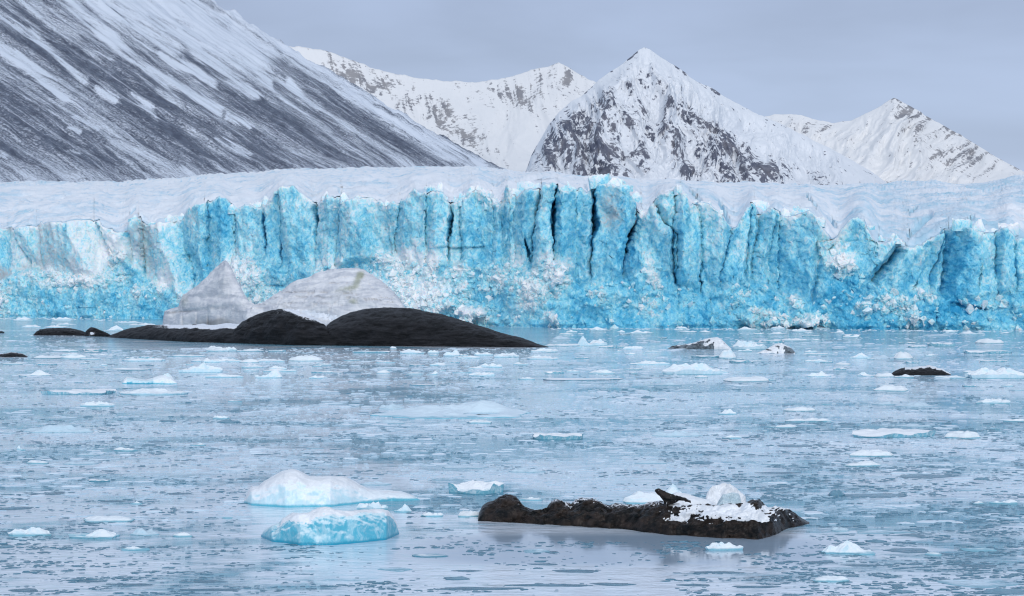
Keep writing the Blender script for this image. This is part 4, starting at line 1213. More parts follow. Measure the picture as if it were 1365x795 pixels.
NAMED = [
    # px, py of the waterline, width, height, style, label
    (148, 441.5, 34, 8, 'p', 'pale blue tilted floe in the gap between the small black rock and the island'),
    (47, 502, 50, 9, 'p', 'low white mound floe by itself near the left edge, below the left edge rock'),
    (222, 512, 36, 16, 'p', 'crumpled white lump at the right end of the turquoise saddle floe'),
    (105, 527, 100, 10, 's', 'long flat white slab with a thin dark blue edge at the left'),
    (204, 527, 96, 10, 'w', 'knobbly pale floe touching the right end of the long flat left slab'),
    (126, 543, 54, 12, 'w', 'white floe just below the long flat slab at the left'),
    (272, 497, 66, 14, 'w', 'tall lumpy white floe below the left part of the rock island'),
    (300, 504, 56, 7, 'w', 'low floe just below the tall lumpy white one under the island'),
    (285, 468, 26, 8, 'm', 'small rounded white knob of ice close under the island'),
    (409, 482, 50, 10, 'm', 'smooth pale floe below the middle hump of the island'),
    (358, 504.5, 38, 13, 'p', 'peaked pale floe left of the small dark blue floe'),
    (472, 498, 30, 4, 'd', 'small dark blue floe below the whaleback of the island'),
    (500, 471, 62, 4, 's', 'long thin slab with a dark edge close under the island whaleback'),
    (602, 475, 24, 10, 'p', 'small peaked white floe under the right end of the island'),
    (645, 502, 42, 7, 'w', 'isolated low white floe between the island tip and the wide pale berg'),
    (562, 514.5, 38, 2.6, 's', 'thin flat sliver of grey ice in open water above the wide pale berg'),
    (520, 546, 40, 10, 'c', 'clear bluish ice at the left end of the wide pale berg'),
    (799, 461, 30, 10, 'w', 'white broken half of the blue green floe off the island tip'),
    (780, 461.5, 26, 14, 'p', 'blue green tilted floe in open water right of the island tip'),
    (722, 480, 46, 7, 'w', 'white flat topped floe just below the island tip'),
    (780, 508, 116, 5, 's', 'long thin straight slab with a dark edge in mid water'),
    (739, 499, 28, 6, 's', 'left one of two small white blocks above the long straight slab'),
    (803, 499, 36, 7, 'w', 'right one of two small white blocks above the long straight slab'),
    (944, 477, 48, 4, 's', 'low flat floe joined to the rounded white block below the dirty floe'),
    (972, 478, 28, 13, 'm', 'rounded white block at the end of a low flat floe below the dirty floe'),
    (864, 487, 58, 7, 'w', 'low white floe pointing at the long jagged white floe'),
    (935, 500, 108, 18, 'w', 'long jagged white floe with many knobs right of the middle'),
    (996, 509, 66, 9, 'm', 'flat floe with a smooth hump right of the long jagged white floe'),
    (893, 514, 42, 6, 'c', 'clear bluish floe just below the long jagged white floe'),
    (1000, 466, 48, 14, 'w', 'bright crumbled white floe between the two dirty dark floes'),
    (1148, 478, 32, 8, 'p', 'blue sided floe left of the round white knob on the right'),
    (1172, 478, 28, 6, 'c', 'flat bluish floe between the blue sided floe and the round white knob'),
    (1205, 479, 26, 12, 'm', 'round white knob of ice above the snow capped dark rock'),
    (1092, 503, 32, 9, 'p', 'white tent shaped floe left of the snow capped dark rock'),
    (1156, 502, 28, 7, 'p', 'small floe with a dark blue fin just left of the snow capped dark rock'),
    (1179, 503, 28, 7, 'm', 'white floe touching the left end of the snow capped dark rock'),
    (1325, 505, 92, 16, 'w', 'long pale blue floe running out at the right edge beside the snow capped rock'),
    (1320, 458, 38, 8, 'm', 'smooth white mound far off by the right edge below the glacier'),
    (1310, 472, 84, 7, 's', 'long low white slab below the smooth mound at the right'),
    (1325, 483, 40, 3.4, 's', 'thin flat blue edged slab at the right above the long pale blue floe'),
    (1192, 522, 58, 10, 'm', 'smooth pale blue floe below the snow capped dark rock'),
    (1222, 543, 58, 9, 'c', 'low clear blue floe right of the middle, left of the floe with a knob'),
    (1325, 539, 50, 10, 'w', 'pale floe with one small knob near the right edge'),
    (1067, 549, 48, 8, 'm', 'smooth bluish mound right of the middle, above the snow topped pair'),
    (970, 553, 28, 10, 'p', 'small white knob on bluish ice in the middle of the right half'),
    (293, 559, 26, 6, 'w', 'little bright white floe alone left of the middle'),
    (743, 587, 70, 13, 's', 'flat white slab with grey green sides below the wide pale berg'),
    (902, 583, 72, 13, 'c', 'long pale blue wedge right of the flat slab with grey green sides'),
    (1191, 584, 122, 16, 's', 'wide flat snow white slab with blue green sides at the right'),
    (1286, 585, 56, 13, 'm', 'white hump right of the wide flat snow white slab'),
    (1166, 610, 72, 13, 'm', 'upper one of two pale blue floes below the wide flat snow slab'),
    (1153, 623, 62, 10, 'm', 'lower one of two pale blue floes below the wide flat snow slab'),
    (1340, 673, 44, 8, 'p', 'small white cone with a dark foot near the right edge'),
    (1115, 662, 24, 12, 'd', 'stubby dark clear lump of ice right of the snowy near rock'),
    (80, 578, 108, 17, 'c', 'long bluish floe with a raised right end at the left'),
    (640, 660, 86, 25, 's', 'white topped floe with a turquoise side above the left end of the near rock'),
    (497, 648, 50, 8, 'c', 'flat clear sheet of ice behind the large left berg'),
    (705, 631, 54, 9, 'c', 'pale clear floe above the turquoise sided floe'),
    (870, 619, 50, 7, 'c', 'pale clear floe in the middle distance above the snowy near rock'),
    (612, 626, 78, 8, 'c', 'long clear sheet just above the turquoise sided floe'),
    (499, 681, 48, 15, 'w', 'grey white lump between the two large left bergs, left of its pair'),
    (535, 684, 28, 15, 'p', 'grey white lump at the right end of the two large left bergs'),
    (578, 690, 34, 9, 'w', 'small white floe left of the near rock, right of the large bergs'),
    (625, 690, 34, 12, 'm', 'smooth pale floe touching the left end of the near rock'),
    (855, 673, 72, 22, 'm', 'white flat floe tucked behind the middle of the near rock'),
    (904, 664, 46, 20, 'p', 'pale blue block standing behind the tilted slab of the near rock'),
    (960, 735, 62, 14, 'w', 'white floe with a scalloped top in front of the near rock'),
    (1130, 740, 74, 22, 'p', 'broad crystal blue floe with white faces right of the near rock'),
    (1113, 778, 60, 13, 'm', 'smooth blue grey mound at the bottom right of the middle'),
    (1310, 784, 116, 15, 'c', 'long low blue floe at the bottom right corner, the upper one'),
    (1340, 795, 90, 14, 'd', 'dark blue floe cut off by the bottom edge at the right corner'),
    (42, 716, 64, 16, 'w', 'white topped floe near the bottom left edge'),
    (142, 697, 76, 12, 'm', 'smooth blue grey floe above the bottom left pair'),
    (125, 719, 78, 16, 'p', 'ribbed bluish floe right of the white topped one at bottom left'),
    (190, 715, 44, 14, 'c', 'blocky clear floe right of the ribbed bluish floe at bottom left'),
    (241, 717, 34, 9, 'm', 'small pale floe at the right end of the bottom left row'),
    (180, 735, 42, 8, 'p', 'pale thin floe alone below the bottom left row'),
    (714, 737, 38, 6, 'c', 'clear flat pan of ice in the smooth water below the near rock'),
    (573, 744, 50, 6, 's', 'flat pan of ice with a dark rim below the right end of the front berg'),
    (530, 763, 54, 8, 'c', 'larger clear pan of ice at the bottom, left of the dark oval pan'),
    (607, 774, 38, 7, 'd', 'dark oval pan of ice at the bottom middle'),
    (620, 763, 48, 4, 'd', 'thin broken strip of ice above the dark oval pan'),
    (130, 643, 34, 5, 's', 'thin floe with a dark edge alone in the left middle water'),
    (732, 434, 14, 20, 'p', 'little white pyramid of ice at the foot of the glacier front'),
]
for i, (px, py, w, h, st, lab) in enumerate(NAMED):
    floe(px, py, w, h, st, lab, name='iceberg_bit' if False else 'ice_floe')

# the unnamed ones: (px, py, w, h, style), then zone phrases make their shared labels
REST = [(44, 437, 26, 5, 'w'), (76, 437, 28, 4, 'w'), (85, 469, 36, 4, 'w'), (124, 470, 22, 3, 's'), (65, 478, 38, 6, 'm'), (102, 479, 40, 8, 'w'), (136, 476, 28, 4, 'c'), (20, 486, 28, 4, 'w'), (62, 487, 26, 4, 's'), (178, 494, 64, 5, 'w'), (190, 482, 54, 7, 'w'), (195, 488, 18, 3, 'd'),
        (250, 476, 54, 5, 'w'), (303, 483, 38, 7, 'w'), (333, 469, 34, 5, 'w'), (335, 484, 30, 8, 'm'), (113, 511, 26, 2.5, 's'), (313, 536, 18, 3, 'w'), (353, 483, 50, 6, 'w'), (376, 496, 44, 6, 'w'), (425, 505, 24, 6, 'w'), (440, 498, 46, 4, 's'), (510, 498, 20, 6, 'm'), (524, 465, 9, 4, 'm'),
        (549, 472, 30, 8, 'w'), (577, 471, 16, 5, 'w'), (623, 478, 32, 6, 'w'), (645, 474, 24, 6, 'w'), (672, 477, 36, 9, 'w'), (598, 487, 34, 6, 'c'), (515, 484, 26, 4, 'w'), (578, 500, 16, 7, 'p'), (750, 462, 44, 6, 'w'), (788, 473, 44, 7, 'c'), (815, 464, 30, 5, 'w'), (765, 486, 62, 5, 'c'),
        (790, 512, 46, 4, 'c'), (935, 504, 16, 5, 'm'), (873, 505, 46, 2.4, 's'), (994, 469, 20, 5, 'p'), (909, 438.5, 14, 5, 'w'), (995, 441, 26, 7, 'w'), (1037, 439.5, 18, 7, 'w'), (1092, 439, 26, 5, 'w'), (1055, 455, 44, 5, 'w'), (1083, 449, 26, 3, 's'), (1113, 455, 32, 2, 'd'), (1082, 470, 18, 4, 'w'),
        (1197, 482, 28, 2, 'd'), (1240, 475, 16, 4, 'w'), (1124, 487, 22, 5, 'm'), (1101, 484, 18, 3, 's'), (1204, 504, 28, 6, 'w'), (1262, 505, 46, 6, 'w'), (1302, 521, 22, 5, 'c'), (1356, 521, 28, 8, 'c'), (1140, 524, 80, 5, 'c'), (1210, 458, 34, 3, 's'), (1297, 446, 34, 5, 'w'), (1245, 448, 36, 4, 'c'),
        (245, 575, 46, 6, 'c'), (27, 601, 12, 9, 'p'), (168, 602, 30, 8, 'w'), (116, 608, 30, 6, 'c'), (50, 619, 30, 7, 'm'), (110, 620, 44, 9, 'c'), (265, 609, 36, 4, 'c'), (180, 673, 18, 6, 'p'), (522, 565, 38, 8, 'c'), (640, 565, 34, 7, 'w'), (562, 585, 18, 5, 'd'), (547, 604, 50, 6, 'c'),
        (600, 642, 54, 6, 'c'), (978, 585, 28, 6, 'w'), (988, 594, 24, 4, 'd'), (935, 619, 34, 7, 'd'), (710, 668, 34, 8, 'w'), (1075, 563, 58, 8, 'w'), (1048, 571, 30, 7, 'm'), (1220, 570, 48, 8, 'c'), (1232, 638, 74, 8, 'd'), (1160, 664, 90, 9, 'd'), (1303, 673, 16, 7, 'm'), (1358, 563, 44, 6, 'w'),
        (8, 731, 24, 7, 'd'), (2, 750, 18, 5, 'd'), (58, 738, 18, 4, 'd'), (303, 692, 16, 4, 'm'), (300, 767, 32, 4, 'c'), (1120, 709, 22, 10, 'c'), (1172, 713, 84, 10, 'c'), (1218, 716, 44, 6, 'd'), (1285, 729, 24, 7, 'd'), (1306, 736, 46, 8, 'm'), (1245, 741, 22, 7, 'm'), (1205, 737, 60, 8, 'd'),
        (1168, 724, 26, 8, 'd'), (1095, 752, 40, 6, 'd'), (1155, 756, 60, 5, 'd'), (1200, 792, 36, 10, 'd'), (1300, 757, 50, 7, 'd'), (640, 787, 110, 6, 'd'), (770, 764, 60, 6, 'd'), (740, 783, 120, 7, 'd'), (820, 782, 60, 7, 'd'), (725, 754, 40, 4, 'd'), (30, 790, 40, 7, 'd'), (270, 789, 90, 6, 'd'),
        (278, 778, 46, 6, 'd'), (175, 781, 60, 4, 'd'), (120, 777, 34, 4, 'd'), (955, 765, 70, 5, 'd'), (930, 783, 50, 7, 'd'), (1010, 785, 60, 6, 'd'), (1040, 632, 60, 4, 'd'), (1290, 655, 40, 6, 'c'), (1310, 640, 22, 6, 'd'), (1030, 620, 30, 6, 'c'), (440, 606, 60, 4, 'd'), (350, 607, 22, 3, 'd'),
        (860, 560, 40, 7, 'c'), (700, 560, 34, 6, 'c'), (420, 566, 30, 4, 'c'), (210, 590, 24, 4, 'd'), (330, 640, 30, 4, 'd'), (240, 660, 40, 4, 'd'), (60, 660, 50, 5, 'd'), (20, 680, 40, 6, 'd'), (150, 670, 30, 4, 'd'), (1270, 610, 34, 5, 'c'), (1330, 602, 40, 5, 'd'), (1060, 596, 40, 5, 'd')]
rng = np.random.RandomState(5)
BELTS = [((60, 700), (468, 500), 60, 'wwwcs'), ((700, 1365), (444, 474), 40, 'wwwcs'), ((700, 1365), (478, 520), 26, 'wwwcs'), ((0, 210), (428, 436), 8, 'w'), ((740, 1365), (441, 446), 18, 'wp'), ((850, 1365), (525, 580), 14, 'wccd'), ((0, 500), (540, 600), 12, 'cdw')]
for (a0, a1), (b0, b1), n_, sty in BELTS:
    for _ in range(n_):
        w_ = float(np.exp(rng.uniform(np.log(9), np.log(34))))
        p_, q_ = rng.uniform(a0, a1), rng.uniform(b0, b1)
        if p_ < 735 and q_ < 466 and not (p_ < 210 and q_ < 437):
            continue
        REST.append((p_, q_, w_, max(1.8, w_ * rng.uniform(.12, .28)), sty[rng.randint(len(sty))]))


LOOK = {'w': 'rough white floe', 'p': 'peaked white floe', 's': 'thin flat slab', 'm': 'smooth pale mound', 'c': 'clear bluish floe', 'd': 'dark wet ice sliver'}
MARKS = [(1205, 470, 'round white knob'), (1228, 495, 'snow capped dark rock'), (935, 492, 'long jagged floe'), (996, 505, 'smooth humped floe'), (972, 472, 'rounded white block'), (930, 460, 'black ended dirty floe'), (1040, 464, 'black tipped dirty floe'),
         (785, 456, 'blue green floe'), (780, 507, 'long straight slab'), (605, 545, 'wide pale berg'), (743, 580, 'grey green sided slab'), (902, 577, 'pale blue wedge'), (1191, 577, 'wide snow white slab'), (1286, 580, 'white hump'), (1160, 615, 'pair of pale blue floes'),
         (640, 650, 'turquoise sided floe'), (400, 655, 'large domed berg'), (440, 705, 'ridged front berg'), (690, 690, 'left end of the near rock'), (1060, 695, 'right end of the near rock'), (960, 730, 'scalloped front floe'), (1130, 730, 'broad crystal floe'), (1113, 772, 'blue grey mound'),
         (1310, 780, 'long corner floe'), (42, 710, 'white topped left floe'), (142, 693, 'smooth blue grey floe'), (190, 710, 'blocky clear floe'), (607, 771, 'dark oval pan'), (573, 742, 'dark rimmed pan'), (714, 735, 'clear flat pan'), (80, 570, 'long bluish floe'), (105, 522, 'long flat white slab'),
         (204, 507, 'turquoise saddle floe'), (47, 498, 'lone white mound'), (272, 490, 'tall lumpy floe'), (409, 477, 'smooth pale floe'), (602, 470, 'small peaked floe'), (500, 469, 'thin dark edged slab'), (472, 496, 'dark blue floe'), (640, 500, 'isolated low floe'), (293, 556, 'little bright floe'),
         (130, 641, 'thin dark edged floe'), (1320, 455, 'smooth far mound'), (1325, 535, 'one knobbed floe'), (1222, 540, 'low clear blue floe'), (1067, 545, 'smooth bluish mound'), (1340, 500, 'long pale blue floe'), (1310, 470, 'long low white slab'), (80, 442, 'black skerry'), (15, 473, 'left edge rock'),
         (1340, 667, 'small white cone'), (1115, 656, 'stubby dark lump'), (870, 615, 'pale clear floe'), (1092, 499, 'white tent floe'), (732, 430, 'white ice pyramid'), (530, 760, 'larger clear pan'), (890, 436, 'glacier foot'), (1200, 439, 'glacier foot on the right')]
by = {}
for q in REST:
    px, py, w, h, st = q
    dd = [math.hypot((px - mx) / 2.5, py - my) for mx, my, _ in MARKS]
    k = int(np.argmin(dd))
    mx, my, ph = MARKS[k]
    side = 'left of' if px < mx else 'right of'
    if abs(px - mx) < 26:
        side = 'below' if py > my else 'above'
    else:
        side = ('just ' if dd[k] < 18 else '') + side
        if abs(py - my) > 9:
            side = ('below and ' if py > my else 'above and ') + side
    size = 'tiny ' if w < 15 else 'small ' if w < 30 else '' if w < 60 else 'wide '
    by.setdefault(size + LOOK[st] + ' ' + side + ' the ' + ph, []).append((dd[k], q, st))
ORD = ['nearest', 'second', 'third', 'fourth', 'fifth', 'sixth', 'seventh', 'eighth', 'ninth']
for lab, items in by.items():
    items.sort(key=lambda t: t[0])
    for i, (dk_, (px, py, w, h, st), _) in enumerate(items):
        lb = lab if len(items) == 1 else (ORD[min(i, 8)] + ' ' + lab)
        floe(px, py, w * 1.12, h * 0.85, st, lb, LOOK[st] + 's drifting in the bay')

# ---- larger bergs with outlines of their own
def berg(label, crest, foot, depth, back, seed, mats, mask_fn, names=('ice_body', 'snow_cover'), n=(200, 60), lump=.07, chip=.06, power=.7, lscale=.5, name='iceberg'):
    G, PX, PY, R = loft(crest, foot, depth, back, n, power, seed=seed, lump=lump, chip=chip, lscale=lscale, sub=.5)
    cxp = 0.5 * (crest[0][0] + crest[-1][0])
    root = empty(name, base_of(cxp, float(interp(cxp, foot))))
    tag(root, label, 'iceberg')
    loft_parts(root, G, mats, mask_fn(PX, PY, R).astype(float) if mask_fn else None, None, names)
    return root


def nzz(px, py, s=0):
    return perlin(px / 9, py / 5, 900 + s) * 0.6 + perlin(px / 3.2, py / 2.4, 910 + s) * 0.4


b = berg('large pale berg with a domed white top at the left of the near water',
         [(325, 668), (329, 660), (333, 652), (337, 649.5), (345, 649), (352, 643), (362, 637), (372, 631.5), (380, 628), (388, 626.8), (395, 627.5), (402, 631), (412, 636), (425, 636.5), (440, 636), (455, 636), (462, 638), (472, 643), (482, 649), (490, 653), (503, 655), (520, 656.5), (535, 657), (546, 660), (556, 664), (560, 667)],
         [(320, 668), (335, 674), (380, 677), (440, 676), (475, 672), (520, 668), (565, 667)], 1.5, 3.2, 5, (M_BERGPALE, M_SNOW), lambda px, py, r: (r > 0.42 + 0.30 * nzz(px, py) + 0.5 * sstep(470, 500, px)), lump=.05, chip=.04)
# the blue hollow on its left shoulder is a carved notch of blue ice
floe(367, 664.5, 26, 8, 's', 'deep blue wet hollow piece set in the left shoulder of the large pale berg', name='ice_floe', mat=M_BERG)
b = berg('front berg with turquoise side and ridged white top nearest the camera at left',
         [(348, 714), (352, 708), (360, 703.5), (372, 699), (377, 692), (384, 687.5), (390, 684.5), (400, 685.5), (410, 684.5), (418, 681), (425, 678), (434, 676), (440, 677), (447, 680.5), (458, 681.5), (472, 681), (485, 679.5), (500, 679), (510, 679), (518, 682), (524, 689), (528, 697), (531, 706), (532, 711)],
         [(345, 715), (362, 722), (400, 727), (440, 727), (480, 724), (515, 720), (535, 711)], 0.75, 1.5, 15, (M_BERG, M_SNOW), lambda px, py, r: ((r > 0.62 + 0.18 * nzz(px, py, 3) - 0.26 * spot(px, py, 405, 700, 34, 40)) & (px > 372 + 10 * nzz(px, py, 5))), n=(240, 70), lump=.05, chip=.06, power=.55)
Yw = F * HC / (559 - HOR)
wroot = empty('iceberg', ((600 - CX) / F * Yw, Yw, 0))
tag(wroot, 'wide pale berg lying flat in mid water with a shallow blue pool', 'iceberg')
na, nr = 150, 34
aa_ = np.arange(na) * 2 * np.pi / na
Rw = 1 + 0.16 * perlin(np.cos(aa_) * 1.6 + 3, np.sin(aa_) * 1.6, 951) + 0.10 * perlin(np.cos(aa_) * 4, np.sin(aa_) * 4, 952) + 0.05 * perlin(np.cos(aa_) * 11, np.sin(aa_) * 11, 953)
rho = np.concatenate([np.linspace(0.01, 1, nr), [1.0, 1.0]])[:, None]
xw, yw = rho * (Rw * np.cos(aa_))[None], rho * (Rw * np.sin(aa_))[None]
hill = 1.15 * np.exp(-((xw - 0.35) / .42) ** 2 - ((yw - 0.45) / .34) ** 2) + 0.45 * np.exp(-((xw + 0.45) / .35) ** 2 - ((yw - 0.25) / .5) ** 2) + 0.30 * np.exp(-((xw - .85) / .2) ** 2 - (yw / .4) ** 2)
pool = np.exp(-((xw - 0.36) / .26) ** 4 - ((yw + 0.12) / .20) ** 4)
zw = (0.16 + 0.75 * hill + 0.16 * fbm(xw * 2.2, yw * 2.2, 4, 954) + 0.10 * facets(xw * 4, yw * 4, 955)[0]) * (1 - 0.75 * rho ** 5) 
zw = np.where(pool > .5, np.minimum(zw, 0.14), zw * (1 - 0.55 * pool))
zw = np.maximum(zw, 0.05)
zw[-2] = 0.02
zw[-1] = -0.4
GW = np.stack([(600 - CX) / F * Yw + 0.3 + xw * 6.1, Yw + 5.6 + yw * 5.6, zw], -1)
part('ice_body', mesh_np('ice_body', GW.reshape(-1, 3), grid_faces(nr + 2, na, wrap=True, flip=True), None, True), M_FLATBERG, wroot)
ap_ = np.linspace(0, 2 * np.pi, 28, endpoint=False)
PP = np.stack([(600 - CX) / F * Yw + 0.3 + 6.1 * (0.36 + .27 * np.cos(ap_)), Yw + 5.6 + 5.6 * (-.12 + .21 * np.sin(ap_)), 0.15 + 0 * ap_], -1)
PP = np.concatenate([PP, [[(600 - CX) / F * Yw + 0.3 + 6.1 * .36, Yw + 5.6 - .67, 0.15]]])
part('melt_pool', mesh_np('melt_pool', PP, np.array([[28, k, (k + 1) % 28] for k in range(28)]), None, True), M_POOL, wroot)
b = berg('turquoise saddle floe with a grey left knob, below the left of the island',
         [(163, 511), (165, 506), (169, 503), (175, 503.5), (185, 506), (195, 506.5), (204, 504), (212, 501), (220, 500), (228, 503), (236, 510)],
         [(160, 512), (240, 512.5)], 1.8, 2.6, 35, (M_BERG, M_BERGPALE), lambda px, py, r: (r > 0.72 + .1 * nzz(px, py, 8)) | (px > 204) | (px < 169), names=('ice_body', 'pale_ice'), n=(110, 36))
b = berg('glassy grey block of ice standing on the near rock',
         [(949, 686), (954, 676), (958, 668), (963, 661), (971, 659), (978, 656), (985, 657), (988, 664), (987, 674), (990, 686)], [(940, 706), (995, 706)], .5, .6, 45, (M_GLASSY,), None, names=('ice_body',), n=(80, 36), lump=.14, chip=.22, power=.5)
b.location.z += 0
b = berg('white rounded block of ice behind the glassy block on the near rock',
         [(938, 676), (941, 662), (945, 655), (950, 650), (957, 647), (965, 645.5), (974, 647), (982, 652), (990, 660), (996, 672)], [(930, 694), (1000, 694)], .6, .8, 46, (M_SNOW,), None, names=('ice_body',), n=(90, 36), lump=.14, chip=.16, power=.5)
b = berg('dirty floe with a black left end and white lumps, right of the island',
         [(890, 465), (896, 461.5), (905, 460.5), (916, 459), (926, 457), (936, 453.5), (941, 452), (948, 450.5), (955, 450), (962, 453), (968, 459), (975, 465)], [(885, 465), (980, 465.5)], 4, 5, 55, (M_DIRTY, M_SNOW), lambda px, py, r: (nzz(px, py, 11) + 0.55 * sstep(940, 958, px) + 0.45 * sstep(.4, .95, r) - .1 * sstep(920, 900, px)) > 0.12, names=('dirty_ice', 'snow_cover'), n=(140, 40), lump=.12, chip=.12)
b = berg('second dirty floe with a black right tip, right of the bright crumbled floe',
         [(1008, 471), (1020, 467), (1028, 462), (1034, 458.5), (1042, 458), (1048, 461), (1054, 464), (1060, 470)], [(1000, 471), (1070, 471)], 3, 4, 65, (M_DIRTY, M_SNOW), lambda px, py, r: (nzz(px, py, 12) + 0.5 * sstep(1052, 1040, px) + .2 * sstep(.5, 1, r)) > 0.22, names=('dirty_ice', 'snow_cover'), n=(110, 34), lump=.12, chip=.12)

# ---- broken blocks standing just behind the crest of the glacier front
rb = np.random.RandomState(77)
for i in range(80):
    j = int(rb.randint(330, nxg - 160))
    back_ = rb.uniform(0.5, 22)
    yb_ = Ye[j] + back_
    row = int(np.argmin(np.abs(YY[:npl, j] - yb_)))
    wb_ = rb.uniform(2.5, 8.5)
    me = chunk_mesh('ice_block', wb_, wb_ * rb.uniform(.5, .9), wb_ * rb.uniform(.22, .6), 'psw'[rb.randint(3)], 5000 + i, 34)
    at_ = me.attributes.new('white', 'FLOAT', 'POINT')
    zz_ = np.empty(len(me.vertices) * 3)
    me.vertices.foreach_get('co', zz_)
    zz_ = zz_.reshape(-1, 3)[:, 2]
    at_.data.foreach_set('value', (0.28 + 0.40 * np.clip(zz_ / zz_.max(), 0, 1) ** 2 + rb.uniform(-.12, .12)).astype(np.float32))
    o = link('ice_block', me, M_FACE, glacier)
    o.location = (XX[row, j], YY[row, j] - 545, ZZ[row, j] - 0.25)
    o.rotation_euler = (rb.uniform(-.2, .2), rb.uniform(-.25, .25), rb.uniform(0, 6.28))
# ---- rubble: small broken blocks lying on the fallen ice
cand = np.argwhere((rubble > 0.22) & (GPX > -20) & (GPX < 1385))
pick = cand[rb.choice(len(cand), 2600)]
extra = np.argwhere((below_a > 0.6) & (GPX > -20) & (GPX < 1385))
pick = np.concatenate([pick, extra[rb.choice(len(extra), 700)]])
cx_, cy_, cz_ = GX[pick[:, 0], pick[:, 1]], GY[pick[:, 0], pick[:, 1]], GZ2[pick[:, 0], pick[:, 1]]
nb = len(pick)
rad_ = np.exp(rb.uniform(np.log(.22), np.log(1.5), nb))
octa = np.array([[1, 0, 0], [-1, 0, 0], [0, 1, 0], [0, -1, 0], [0, 0, 1], [0, 0, -1], [.7, .7, .6], [-.7, -.6, -.6]])
BV = octa[None] * rb.uniform(0.5, 1.2, (nb, 8, 1)) + rb.normal(0, .18, (nb, 8, 3))
th = rb.uniform(0, 6.28, nb)
BX = BV[..., 0] * np.cos(th)[:, None] - BV[..., 1] * np.sin(th)[:, None]
BY = BV[..., 0] * np.sin(th)[:, None] + BV[..., 1] * np.cos(th)[:, None]
BV = np.stack([cx_[:, None] + BX * rad_[:, None], cy_[:, None] + BY * rad_[:, None] - 0.1, cz_[:, None] + BV[..., 2] * rad_[:, None]], -1)
tri = np.array([[0, 2, 6], [2, 4, 6], [4, 0, 6], [2, 1, 4], [1, 3, 4], [3, 0, 4], [2, 0, 5], [1, 2, 7], [2, 5, 7], [5, 1, 7], [3, 1, 5], [0, 3, 5]])
BF = (tri[None] + (np.arange(nb) * 8)[:, None, None]).reshape(-1, 3)
bw = np.repeat(0.16 + 0.48 * rubble[pick[:, 0], pick[:, 1]] + rb.uniform(-.22, .22, nb), 8)
o = part('ice_rubble', mesh_np('ice_rubble', BV.reshape(-1, 3), BF, {'white': bw}, False), M_FACE, glacier)
o['kind'] = 'stuff'

# ------------------------------------------------------------------ uncountable small ice
def scatter_bits(name, pts, mat, flat, label, seed, cols=7):
    """thousands of small irregular bits, one mesh; pts: (px, py, w_px)"""
    r = np.random.RandomState(seed)
    px, py, wp = pts.T
    Yb = F * HC / (py - HOR)
    xb = (px - CX) / F * Yb
    w = wp * Yb / F
    n = len(px)
    a = np.linspace(0, 2 * np.pi, cols, endpoint=False)[None, :] + r.uniform(0, 6.28, (n, 1))
    rad = r.uniform(0.55, 1.15, (n, cols))
    ex, ey = 0.5 * w[:, None], 0.5 * w[:, None] * r.uniform(0.5, 1.0, (n, 1))
    h = w * flat * r.uniform(0.5, 1.5, n)
    ox = xb[:, None] + ex * rad * np.cos(a)
    oy = Yb[:, None] + ey * rad * np.sin(a)
    low = np.stack([ox, oy, np.full_like(ox, -0.03)], -1)
    up = np.stack([xb[:, None] + 0.72 * (ox - xb[:, None]), Yb[:, None] + 0.72 * (oy - Yb[:, None]), h[:, None] * r.uniform(0.45, 1.0, (n, cols))], -1)
    top = np.stack([xb, Yb, h], -1)[:, None, :]
    V = np.concatenate([low, up, top], 1).reshape(-1, 3)
    m = 2 * cols + 1
    j = np.arange(cols)
    j2 = (j + 1) % cols
    f1_ = np.stack([j, j2, cols + j2], -1)
    f2_ = np.stack([j, cols + j2, cols + j], -1)
    f3_ = np.stack([cols + j, cols + j2, 0 * j + 2 * cols], -1)
    fb = np.concatenate([f1_, f2_, f3_])
    Fc = (fb[None] + (np.arange(n) * m)[:, None, None]).reshape(-1, 3)
    return tag(link(name, mesh_np(name, V, Fc, None, False), mat), label, kind='stuff')


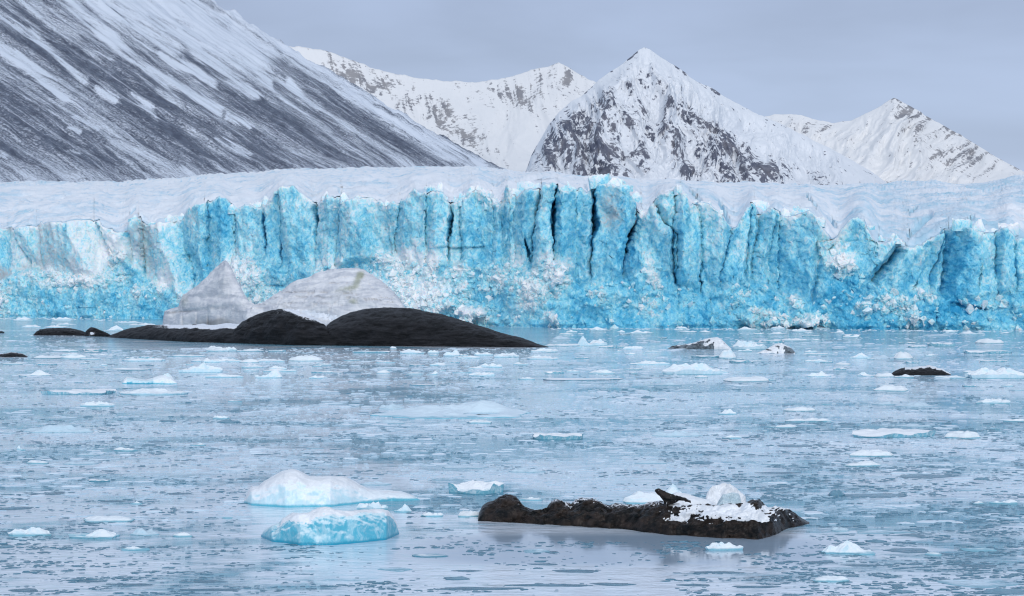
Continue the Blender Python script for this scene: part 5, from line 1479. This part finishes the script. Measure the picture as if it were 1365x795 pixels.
def bit_points(n, seed, p0, p1, y0, y1, ypow, wlo, whi, clus, thr):
    r = np.random.RandomState(seed)
    px = r.uniform(p0, p1, n)
    py = y0 + (y1 - y0) * r.uniform(0, 1, n) ** ypow
    Yb = F * HC / (py - HOR)
    xb = (px - CX) / F * Yb
    c = 0.5 + 0.5 * fbm(xb / clus, Yb / clus, 3, seed)
    cw = 0.5 + 0.5 * fbm(px / 90, py / 7, 3, seed + 5)
    keep = (0.5 * c + 0.65 * cw - 0.075 + r.uniform(-.10, .10, n)) > thr
    w = np.exp(r.uniform(np.log(wlo), np.log(whi), n)) * (0.45 + 0.55 * (py - 440) / 350)
    # keep the near rock and the big bergs free of bits
    keep &= ~((px > 640) & (px < 1075) & (py > 668) & (py < 722)) & ~((px > 330) & (px < 545) & (py > 640) & (py < 726)) & ~((px > 130) & (px < 732) & (py < 464))
    return np.stack([px, py, w], -1)[keep]


dk = np.concatenate([bit_points(60000, 31, -60, 1425, 470, 812, 0.85, 2.0, 20, 8, 0.635), bit_points(2500, 35, -60, 1425, 500, 812, 1.0, 3, 12, 5, 0.45), bit_points(18000, 32, 880, 1425, 560, 812, 1.0, 2.5, 22, 5, 0.58), bit_points(3000, 33, -60, 420, 560, 812, 1.0, 3, 16, 6, 0.5)])
scatter_bits('brash_ice', dk, M_DARKICE, 0.05, 'dark wet crumbs of clear brash ice scattered over the water', 1)
mid_ = np.concatenate([bit_points(36000, 51, -60, 1425, 448, 690, 1.0, 3, 22, 14, 0.57), bit_points(18000, 52, -60, 1425, 450, 620, 1.0, 4, 22, 22, 0.54)])
mid_ = mid_[~((mid_[:, 0] > 630) & (mid_[:, 0] < 960) & (mid_[:, 1] > 694) & (mid_[:, 1] < 745))]
mid_ = np.concatenate([mid_, bit_points(9000, 53, -60, 1425, 452, 700, 1.0, 14, 48, 20, 0.60)])
scatter_bits('grease_ice', mid_, M_GREASE, 0.035, 'thin pale blue pans and shreds of slush ice lying flat on the water', 3, 8)
lt = np.concatenate([bit_points(17000, 41, -60, 1425, 440, 600, 1.3, 1.6, 12, 16, 0.55), bit_points(2600, 42, 40, 720, 466, 500, 1, 2.5, 11, 30, 0.42), bit_points(9000, 43, -60, 1425, 540, 650, 1, 2, 10, 8, 0.62),
                     np.stack([np.random.RandomState(3).uniform(-60, 1420, 900), interp(np.random.RandomState(3).uniform(-60, 1420, 900), BASE) + np.random.RandomState(4).uniform(0.3, 2.6, 900), np.random.RandomState(6).uniform(2, 8, 900)], -1)])
lt = lt[~((lt[:, 0] > 150) & (lt[:, 0] < 732) & (lt[:, 1] < 466))]
scatter_bits('slush_ice', lt, M_CRUMB, 0.055, 'small white crumbs of brash ice scattered over the water', 2, 6)
